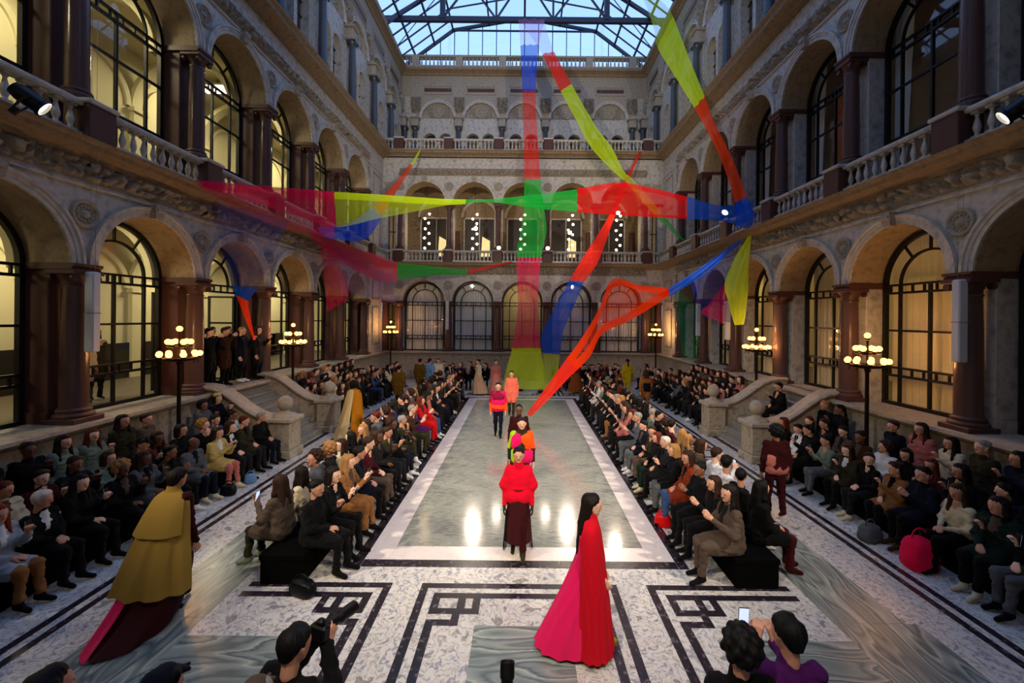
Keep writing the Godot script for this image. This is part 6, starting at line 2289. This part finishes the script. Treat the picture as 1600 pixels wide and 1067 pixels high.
func build_models() -> void:
	var walk := "models walking in the show"
	var scarlet := dye("scarlet crepe", Color(0.75, 0.012, 0.11))
	var satin := dye("pink satin", Color(0.88, 0.10, 0.36), 0.38)
	var wine := dye("burgundy velvet", Color(0.20, 0.012, 0.035), 0.7)
	cloth_colours["scarlet"] = Color(0.80, 0.012, 0.14)
	cloth_colours["chartreuse"] = Color(0.62, 0.55, 0.03)
	cloth_colours["mustard"] = Color(0.50, 0.36, 0.03)
	cloth_colours["old gold"] = Color(0.33, 0.24, 0.05)
	cloth_colours["wine"] = Color(0.17, 0.015, 0.03)
	cloth_colours["fuchsia"] = Color(0.85, 0.03, 0.33)
	cloth_colours["salmon"] = Color(0.88, 0.42, 0.34)
	cloth_colours["lime"] = Color(0.55, 0.72, 0.08)
	# 1 scarlet cape, seen from the side
	var p := make_body(pose_standing("front", "front", {"stride": 0.16, "nod": 0.05, "shin": 0, "fold": 0.004, "sh_r": Vector3(0.14, 1.37, -0.01), "sh_l": Vector3(-0.14, 1.37, -0.01)}), 0.018)
	var o := person(p, "woman model in floor length scarlet cape over pink satin gown with yellow shoes", walk, stand(0.80, 4.85, PI / 2 - 0.05, 0.006, 1.03), 2, "scarlet", "scarlet", "chartreuse", "sleek", "dark brown")
	put("gown", drape([[0, 0.05, -0.20, 0.25, 0.40, 0.07, 13], [0, 0.35, -0.14, 0.23, 0.31, 0.06, 13], [0, 0.75, -0.06, 0.19, 0.21, 0.04, 11], [0, 1.05, 0, 0.16, 0.15, 0.02, 9], [0, 1.3, 0, 0.17, 0.13, 0.0, 9]]), satin, o)
	put("cape", drape([[0, 0.06, 0.04, 0.31, 0.24, 0.05, 15], [0, 0.5, 0.02, 0.285, 0.21, 0.05, 15], [0, 1.0, 0.0, 0.255, 0.175, 0.035, 13], [0, 1.28, -0.01, 0.23, 0.145, 0.01, 9], [0, 1.40, -0.01, 0.19, 0.115, 0.0, 9], [0, 1.47, 0.0, 0.09, 0.085, 0.0, 9], [0, 1.53, 0.005, 0.07, 0.07, 0.0, 9]], -35.0, 222.0, 90), scarlet, o)
	# 2 red jumper and fringed burgundy skirt, coming towards the camera
	p = make_body(pose_standing("hang", "hang", {"stride": 0.14, "glove": 6, "collar": 1, "bulk": 0.012, "fold": 0.006, "wide": 0.9, "sh_r": Vector3(0.15, 1.37, -0.01), "sh_l": Vector3(-0.15, 1.37, -0.01), "extra": [[Vector3(0, 1.47, 0.0), Vector3(0, 1.55, 0.01), 0.072, 0.07, 1], [Vector3(0.16, 1.3, 0), Vector3(0.225, 1.12, -0.02), 0.06, 0.085, 1], [Vector3(-0.16, 1.3, 0), Vector3(-0.225, 1.12, -0.02), 0.06, 0.085, 1], [Vector3(-0.07, 0.97, 0), Vector3(0.07, 0.97, 0), 0.125, 0.125, 1]]}), 0.018)
	o = person(p, "woman model in scarlet turtleneck jumper and fringed burgundy velvet skirt walking up runway", walk, stand(-0.03, 6.75, 0.0), 1, "scarlet", "wine", "olive", "bun", "black", {6: fabric("olive")})
	put("skirt", drape([[0, 0.24, 0.0, 0.21, 0.17, 0.06, 9], [0, 0.6, 0.0, 0.19, 0.155, 0.05, 9], [0, 0.85, 0, 0.17, 0.135, 0.02, 9], [0, 0.96, 0, 0.15, 0.12, 0.0, 9]]), wine, o)
	put("belt", drape([[0, 1.06, 0, 0.166, 0.125, 0, 9], [0, 1.09, 0, 0.166, 0.125, 0, 9]]), dye("dark red belt", Color(0.45, 0.01, 0.05)), o)
	var b := Build.new()
	for k in 60:
		var a := TAU * k / 60.0 * 0.6 + 2.6
		var r := Vector3(cos(a) * 0.2, 0, sin(a) * 0.165)
		var top := rng.randf_range(0.3, 0.75)
		b.tube([r * 0.97 + Vector3(0, top, 0), r * 1.08 + Vector3(0, (top + 0.1) / 2, 0), r * rng.randf_range(1.05, 1.25) + Vector3(0, rng.randf_range(0.05, 0.16), 0)], 0.005, 4, 0.003)
	var fr := put("fringe", b.mesh(), dye("black fringe", Color(0.05, 0.012, 0.016)), o)
	fr.set_meta("kind", "stuff")
	# 3 patchwork knit
	var patch := {6: dye("knit lime", Color(0.55, 0.70, 0.10)), 7: dye("knit fuchsia", Color(0.85, 0.04, 0.35)), 8: dye("knit orange", Color(0.95, 0.30, 0.02)), 9: dye("knit plum", Color(0.25, 0.03, 0.12)), 10: dye("knit green", Color(0.05, 0.14, 0.09))}
	p = make_body(pose_standing("hang", "swing", {"stride": 0.12, "bulk": 0.03, "sleeve_r": 8, "cuff_r": 9, "sleeve_l": 6, "cuff_l": 10, "collar": 1, "extra": [[Vector3(-0.1, 1.3, 0.08), Vector3(-0.15, 1.2, 0.08), 0.09, 0.08, 7], [Vector3(0.1, 1.3, 0.08), Vector3(0.13, 1.2, 0.08), 0.09, 0.08, 8], [Vector3(-0.1, 1.0, 0.06), Vector3(-0.12, 0.9, 0.06), 0.12, 0.1, 6], [Vector3(0.1, 1.0, 0.06), Vector3(0.12, 0.92, 0.06), 0.11, 0.1, 7], [Vector3(0, 1.48, 0), Vector3(0, 1.53, 0.01), 0.075, 0.07, 1]]}), 0.02)
	person(p, "woman model in patchwork knit of lime, fuchsia, orange and plum behind the scarlet jumper", walk, stand(0.02, 8.75, 0.05), 0, "olive", "burgundy", "brown", "bun", "dark brown", patch)
	# 4 dark red striped dress
	p = make_body(pose_standing("hang", "hang", {"stride": 0.12}), 0.022)
	o = person(p, "model with cropped black hair in dark red striped dress on the runway", walk, stand(-0.05, 10.1, 0.0), 4, "wine", "wine", "black", "cropped", "black")
	put("skirt", drape([[0, 0.2, 0, 0.26, 0.22, 0.06, 11], [0, 0.7, 0, 0.21, 0.17, 0.04, 11], [0, 1.02, 0, 0.15, 0.125, 0.0, 9]]), wine, o)
	# 5 pink, orange and purple jumper
	p = make_body(pose_standing("hang", "hang", {"stride": 0.14, "bulk": 0.04, "sleeve_r": 7, "cuff_r": 8, "sleeve_l": 9, "cuff_l": 8, "collar": 9, "extra": [[Vector3(-0.08, 1.28, 0.08), Vector3(0.08, 1.28, 0.09), 0.1, 0.1, 9], [Vector3(-0.08, 1.12, 0.08), Vector3(0.1, 1.12, 0.09), 0.1, 0.1, 7], [Vector3(-0.1, 1.0, 0.06), Vector3(0.1, 0.98, 0.06), 0.1, 0.1, 8]]}), 0.022)
	person(p, "woman model in chunky fuchsia, orange and plum jumper with navy trousers", walk, stand(-0.73, 13.45, 0.05), 0, "fuchsia", "navy", "black", "bun", "dark brown", {7: patch[7], 8: patch[8], 9: dye("knit violet", Color(0.50, 0.03, 0.20))})
	# 6 pink coat over olive trousers
	p = make_body(pose_standing("hang", "hang", {"stride": 0.1, "coat": true, "bulk": 0.03}), 0.026)
	person(p, "woman model in salmon pink coat and olive trousers behind the chunky jumper", walk, stand(-0.38, 16.4, 0.0), 0, "salmon", "olive", "brown", "bun", "brown")
	# 7 pale pink figures near the ribbon
	p = make_body(pose_standing("hang", "hang", {"stride": 0.1}), 0.03)
	o = person(p, "model in long pale pink dress passing the lime ribbon", walk, stand(-1.25, 20.6, 0.2), 0, "rose", "rose", "cream", "bun", "dark brown")
	var blush := dye("blush silk", Color(0.74, 0.46, 0.40), 0.6)
	put("gown", drape([[0, 0.06, -0.15, 0.35, 0.5, 0.06, 11], [0, 0.5, -0.05, 0.27, 0.3, 0.05, 11], [0, 1.05, 0, 0.16, 0.14, 0.0, 9]]), blush, o)
	o = person(p, "model in pale cream and pink draped dress walking away from the lime ribbon", walk, stand(-2.12, 20.75, -1.0), 0, "cream", "rose", "cream", "bun", "brown")
	put("gown", drape([[0, 0.06, -0.2, 0.35, 0.5, 0.06, 11], [0, 0.5, -0.05, 0.27, 0.3, 0.05, 11], [0, 1.05, 0, 0.16, 0.14, 0.0, 9]]), dye("cream silk", Color(0.72, 0.58, 0.46), 0.6), o)
	# 8 gold cape with burgundy train, seen from behind
	p = make_body(pose_standing("hang", "hang", {"stride": 0.14, "bulk": 0.03, "tilt": 0.05}), 0.018)
	o = person(p, "woman model in old gold wool cape over trailing burgundy velvet gown, seen from behind", walk, stand(-4.45, 5.45, PI - 0.12, 0.006, 1.04), 1, "wine", "wine", "black", "short", "dark brown")
	var gold := dye("gold wool", Color(0.58, 0.46, 0.19), 0.9)
	put("gown", drape([[0.05, 0.02, -0.42, 0.27, 0.44, 0.05, 7], [0.03, 0.22, -0.24, 0.26, 0.34, 0.05, 7], [0, 0.6, -0.08, 0.24, 0.25, 0.03, 7], [0, 1.05, 0, 0.16, 0.14, 0.0, 7]]), wine, o)
	put("lining", drape([[0.13, 0.02, -0.42, 0.28, 0.46, 0.04, 7], [0.11, 0.3, -0.24, 0.27, 0.34, 0.03, 7], [0.04, 0.75, -0.06, 0.25, 0.24, 0.02, 7]], -95.0, -8.0, 30), satin, o)
	put("cape", drape([[0.05, 0.42, -0.12, 0.50, 0.42, 0.075, 11], [0.03, 0.7, -0.09, 0.43, 0.36, 0.065, 11], [0.02, 1.0, -0.05, 0.34, 0.27, 0.035, 11], [0, 1.25, -0.02, 0.27, 0.2, 0.01, 11], [0, 1.39, 0, 0.22, 0.15, 0.0, 11], [0, 1.47, 0, 0.11, 0.095, 0.0, 11], [0, 1.54, 0.0, 0.085, 0.08, 0.0, 11]], 190.0, 400.0, 90), gold, o)
	put("shoulder_cape", drape([[0.03, 1.03, -0.06, 0.36, 0.29, 0.02, 5], [0.01, 1.25, -0.03, 0.29, 0.225, 0.01, 5], [0, 1.40, -0.005, 0.225, 0.16, 0.0, 5], [0, 1.475, 0, 0.115, 0.105, 0.0, 5]], 208.0, 385.0, 72), gold, o)
	# 9 cream and yellow cape
	p = make_body(pose_standing("hang", "hang", {"stride": 0.1}), 0.026)
	o = person(p, "woman model in long mustard yellow and cream cape walking away past the stair", walk, stand(-5.22, 13.2, PI - 0.1, 0.006, 1.02), 3, "mustard", "mustard", "cream", "curly", "black")
	put("cape", drape([[0, 0.08, -0.1, 0.36, 0.34, 0.05, 9], [0, 0.6, -0.05, 0.30, 0.28, 0.045, 9], [0, 1.2, -0.02, 0.25, 0.19, 0.02, 7], [0, 1.40, 0, 0.2, 0.14, 0.0, 7], [0, 1.48, 0, 0.1, 0.09, 0.0, 7]], 150.0, 255.0, 60), dye("mustard wool", Color(0.66, 0.40, 0.03)), o)
	put("cream_cape_half", drape([[0.06, 0.06, -0.14, 0.46, 0.44, 0.05, 9], [0.03, 0.6, -0.06, 0.34, 0.32, 0.045, 9], [0, 1.2, -0.02, 0.255, 0.195, 0.02, 7], [0, 1.40, 0, 0.2, 0.14, 0.0, 7], [0, 1.48, 0, 0.1, 0.09, 0.0, 7]], 255.0, 370.0, 50), dye("cream wool", Color(0.78, 0.68, 0.48)), o)
	# 10..12 further up the gallery aisle
	p = make_body(pose_standing("hang", "swing", {"coat": true, "bulk": 0.045}), 0.03)
	person(p, "model in olive gold coat walking away beyond the cream and mustard cape", walk, stand(-5.1, 17.6, PI, 0.006, 1.02), 1, "old gold", "black", "black", "bun", "dark brown")
	person(p, "model in old gold coat further along the gallery aisle by the denim jacket", walk, stand(-5.0, 20.8, PI), 1, "old gold", "old gold", "black", "short", "dark brown")
	person(p, "model in pale blue denim jacket in the gallery aisle", walk, stand(-4.55, 20.9, PI - 0.3), 1, "light blue", "navy", "black", "short", "brown")
	person(p, "model in cream and red printed coat beside the denim jacket", walk, stand(-4.15, 21.0, 0.2), 0, "cream", "red", "black", "bun", "dark brown")
	# 13..16 on the other side
	p = make_body(pose_standing("swing", "hang", {"coat": true, "bulk": 0.035, "stride": 0.1}), 0.028)
	person(p, "model in chartreuse yellow jacket and trousers walking up the curtained aisle", walk, stand(5.35, 21.3, PI, 0.006, 1.02), 1, "chartreuse", "chartreuse", "chartreuse", "ponytail", "black")
	o = person(p, "model in camel coat with broad black panel on the back", walk, stand(5.1, 17.3, PI), 1, "camel", "camel", "black", "long", "brown")
	put("back_panel", drape([[0, 0.85, -0.01, 0.2, 0.185, 0.0, 5], [0, 1.18, -0.01, 0.205, 0.185, 0.0, 5]], 225.0, 315.0, 30), fabric("black"), o)
	p = make_body(pose_standing("hang", "hang", {"stride": 0.13, "bulk": 0.02, "extra": [[Vector3(0.12, 1.13, -0.07), Vector3(0.13, 1.06, -0.07), 0.085, 0.08, 6], [Vector3(-0.08, 0.935, 0), Vector3(0.08, 0.935, 0), 0.125, 0.125, 6]]}), 0.018)
	person(p, "model in maroon jumper with pink patch and flared maroon trousers, dark curly hair", walk, stand(4.93, 8.15, PI - 0.15, 0.006, 1.02), 3, "wine", "wine", "burgundy", "curly", "black", {6: fabric("rose")})
	p = make_body(pose_standing("hang", "hang", {}), 0.03)
	o = person(p, "model in ochre skirt standing beyond the coral ribbon", walk, stand(2.75, 21.2, PI), 1, "burgundy", "mustard", "black", "bun", "black")
	put("skirt", drape([[0, 0.12, 0, 0.4, 0.36, 0.05, 9], [0, 0.6, 0, 0.3, 0.27, 0.04, 9], [0, 1.05, 0, 0.16, 0.14, 0.0, 9]]), dye("ochre wool", Color(0.40, 0.20, 0.03)), o)


# ---------------------------------------------------------------- press, onlookers, bags

func camera_thing(label: String, at: Transform3D, long: float) -> void:
	var o := thing("photo_camera", label, "camera", at, "cameras of the press")
	var b := Build.new()
	b.chamfer(Vector3(-0.07, -0.05, 0.0), Vector3(0.07, 0.05, 0.07), 0.012)
	b.chamfer(Vector3(-0.03, 0.045, 0.005), Vector3(0.03, 0.085, 0.06), 0.012)
	put("body", b.mesh(), mat.black_metal, o)
	b = Build.new()
	b.lathe([[0.036, 0.0], [0.038, long * 0.4], [0.046, long * 0.5], [0.046, long], [0.04, long], [0.036, long - 0.02], [0.002, long - 0.025]], 18, Transform3D(Basis(Vector3.RIGHT, -PI / 2), Vector3.ZERO), false)
	put("lens", b.mesh(), mat.black_metal, o)


func build_press() -> void:
	var press := "press and onlookers at the near steps"
	# photographer with a long lens
	var p := make_body(pose_standing("camera", "camera", {"coat": true, "bulk": 0.035, "nod": 0.1, "wide": 1.1}), 0.018)
	var t := stand(-1.5, 2.78, PI - 0.42, 0.004)
	person(p, "photographer in black hooded coat aiming a long lens", press, t, 1, "black", "black", "black", "short", "black")
	camera_thing("black camera with a long lens held to the photographer's eye", Transform3D(Basis.looking_at(Vector3(0.36, -0.1, -0.92)), t * Vector3(0.0, 1.56, 0.26)), 0.3)
	camera_thing("black camera lens pointing up at the foot of the wavy grey panel", Transform3D(Basis.looking_at(Vector3(0.0, 0.9, -0.45)), at_pixel(792, 1084, 2.6)), 0.16)
	# two onlookers side by side, one filming
	p = make_body(pose_standing("hang", "hang", {"bulk": 0.02}), 0.018)
	person(p, "person with dark curly hair in black top next to the purple jumper", press, stand(1.48, 2.82, PI + 0.1, 0.004), 1, "black", "black", "black", "curly", "black")
	p = make_body(pose_standing("phone", "phone", {"bulk": 0.02, "yaw": 0.3, "wide": 1.08}), 0.018)
	t = stand(1.83, 2.86, PI - 0.1, 0.004, 1.03)
	person(p, "person with short black hair in purple jumper filming on a phone", press, t, 1, "purple", "black", "black", "short", "black")
	var o := thing("phone", "phone with glowing screen held up by the person in the purple jumper", "phone", t * Transform3D(Basis(Vector3.RIGHT, -0.1), Vector3(0.14, 1.47, 0.36)), "phones held by the audience")
	put("case", shape.phone, mat.black_metal, o)
	put("screen", shape.phone_screen, mat.phone_screen, o)
	person(poses.stand_idle, "onlooker in grey cap below the photographer with the long lens", press, stand(-1.49, 2.36, PI, 0.004), 1, "charcoal", "black", "black", "cap", "grey", {"hat": fabric("taupe")})
	person(poses.stand_idle, "onlooker in navy cap by the trailing burgundy gown", press, stand(-2.08, 2.44, PI - 0.3, 0.004), 1, "navy", "black", "black", "cap", "black", {"hat": fabric("navy")})
	person(poses.stand_idle, "onlooker with dark brown hair near the black aisle lines", press, stand(-2.74, 2.44, PI - 0.4, 0.004), 1, "black", "black", "black", "bob", "dark brown")
	# people standing on the landing above the gallery stair
	var at_door := "people standing at the head of the gallery stair"
	var folk := [[-8.72, 11.75, "black", "short", "dark brown", "camera", "with camera"], [-9.2, 12.1, "charcoal", "bob", "brown", "near", ""], [-8.72, 13.15, "navy", "cropped", "blonde", "near", ""], [-8.6, 13.75, "charcoal", "long", "brown", "near", ""], [-9.35, 12.72, "black", "short", "black", "near", ""], [-9.3, 13.35, "black", "long", "dark brown", "near", ""], [-8.75, 12.42, "brown", "short", "brown", "camera", ""]]
	for f in folk:
		person(poses["stand_" + f[5]], "onlooker with %s in %s coat %sstanding above the gallery stair" % [hair_words[f[3]] % f[4], f[2], "and camera " if f[6] else ""], at_door, stand(f[0], f[1], PI / 2 + 0.2, LEDGE), rng.randi() % 3, f[2], "black", "black" if f[2] != "navy" else "white", f[3], f[4])
	# people inside the lit gallery
	var inside := [[-10.4, 6.9, "orange", "bob", "dark brown"], [-10.2, 7.4, "fuchsia", "long", "black"], [-10.3, 9.2, "olive", "short", "brown"], [-10.2, 9.8, "cream", "long", "blonde"], [-10.4, 10.3, "olive", "bob", "dark brown"], [-10.1, 8.7, "brown", "long", "auburn"]]
	for f in inside:
		person(poses.stand_far, "onlooker with %s in %s behind the glass of the lit gallery" % [hair_words[f[3]] % f[4], f[2]], "onlookers inside the lit gallery", stand(f[0], f[1], PI / 2 - 0.3, LEDGE), rng.randi() % 3, f[2], "black", "black", f[3], f[4])
	# someone seated on the opposite stair
	person(poses.filming_near_true, "person in black sitting on the steps below the curtained rooms", at_door, stand(7.75, 12.6, -PI / 2, 0.6), 1, "black", "black", "black", "short", "black")


func bag(label: String, x: float, d: float, c: Material, w: float, h: float, dp: float, lumpy := 0.0) -> void:
	var o := thing("handbag", label, "bag", Transform3D(Basis(Vector3.UP, rng.randf_range(-0.5, 0.5)), Vector3(x, 0.006, -d)), "bags on the floor")
	var rows := []
	var f := FastNoiseLite.new()
	f.frequency = 5.0
	for k in 9:
		var g := k / 8.0
		var prof: float = [0.86, 0.98, 1.0, 1.0, 0.97, 0.92, 0.84, 0.7, 0.05][k]
		var row := PackedVector3Array()
		for m in 24:
			var a := TAU * m / 24
			var q := pow(absf(cos(a)), 0.6) * signf(cos(a))
			var r := pow(absf(sin(a)), 0.6) * signf(sin(a))
			var bump := 1.0 + lumpy * f.get_noise_3d(q * 3.0, g * 3.0, r * 3.0)
			row.append(Vector3(q * w / 2 * prof * bump, g * h, r * dp / 2 * prof * bump))
		rows.append(row)
	var b := Build.new()
	b.grid(rows, true)
	put("pouch", b.mesh(), c, o)
	b = Build.new()
	var path := []
	for k in 13:
		var a := PI * k / 12
		path.append(Vector3(cos(a) * w * 0.28, h * 0.9 + sin(a) * h * 0.32, 0))
	b.tube(path, 0.011)
	put("handle", b.mesh(), c, o)


func build_bags() -> void:
	bag("glossy red handbag on the floor by the runway border", 2.62, 7.75, dye("red leather", Color(0.75, 0.03, 0.03), 0.35), 0.30, 0.24, 0.2)
	bag("fluffy bright pink bag in front of the outer row, curtain side", 6.15, 6.5, dye("pink fur", Color(0.88, 0.04, 0.26), 0.95), 0.42, 0.5, 0.36, 0.25)
	bag("grey fabric tote beside the camel coat", 6.05, 7.3, fabric("grey"), 0.36, 0.3, 0.26, 0.2)
	bag("pale blue bag at the feet of the outer row, gallery side", -6.1, 9.55, fabric("light blue"), 0.24, 0.22, 0.12)
	bag("black leather bag beside the dusty pink skirt", -6.15, 8.9, dye("black leather", Color(0.02, 0.02, 0.022), 0.4), 0.3, 0.24, 0.18)
	bag("black tote on the floor at the end of the runway bench, gallery side", -2.95, 5.75, dye("black leather", Color(0.02, 0.02, 0.022), 0.4), 0.4, 0.22, 0.2)
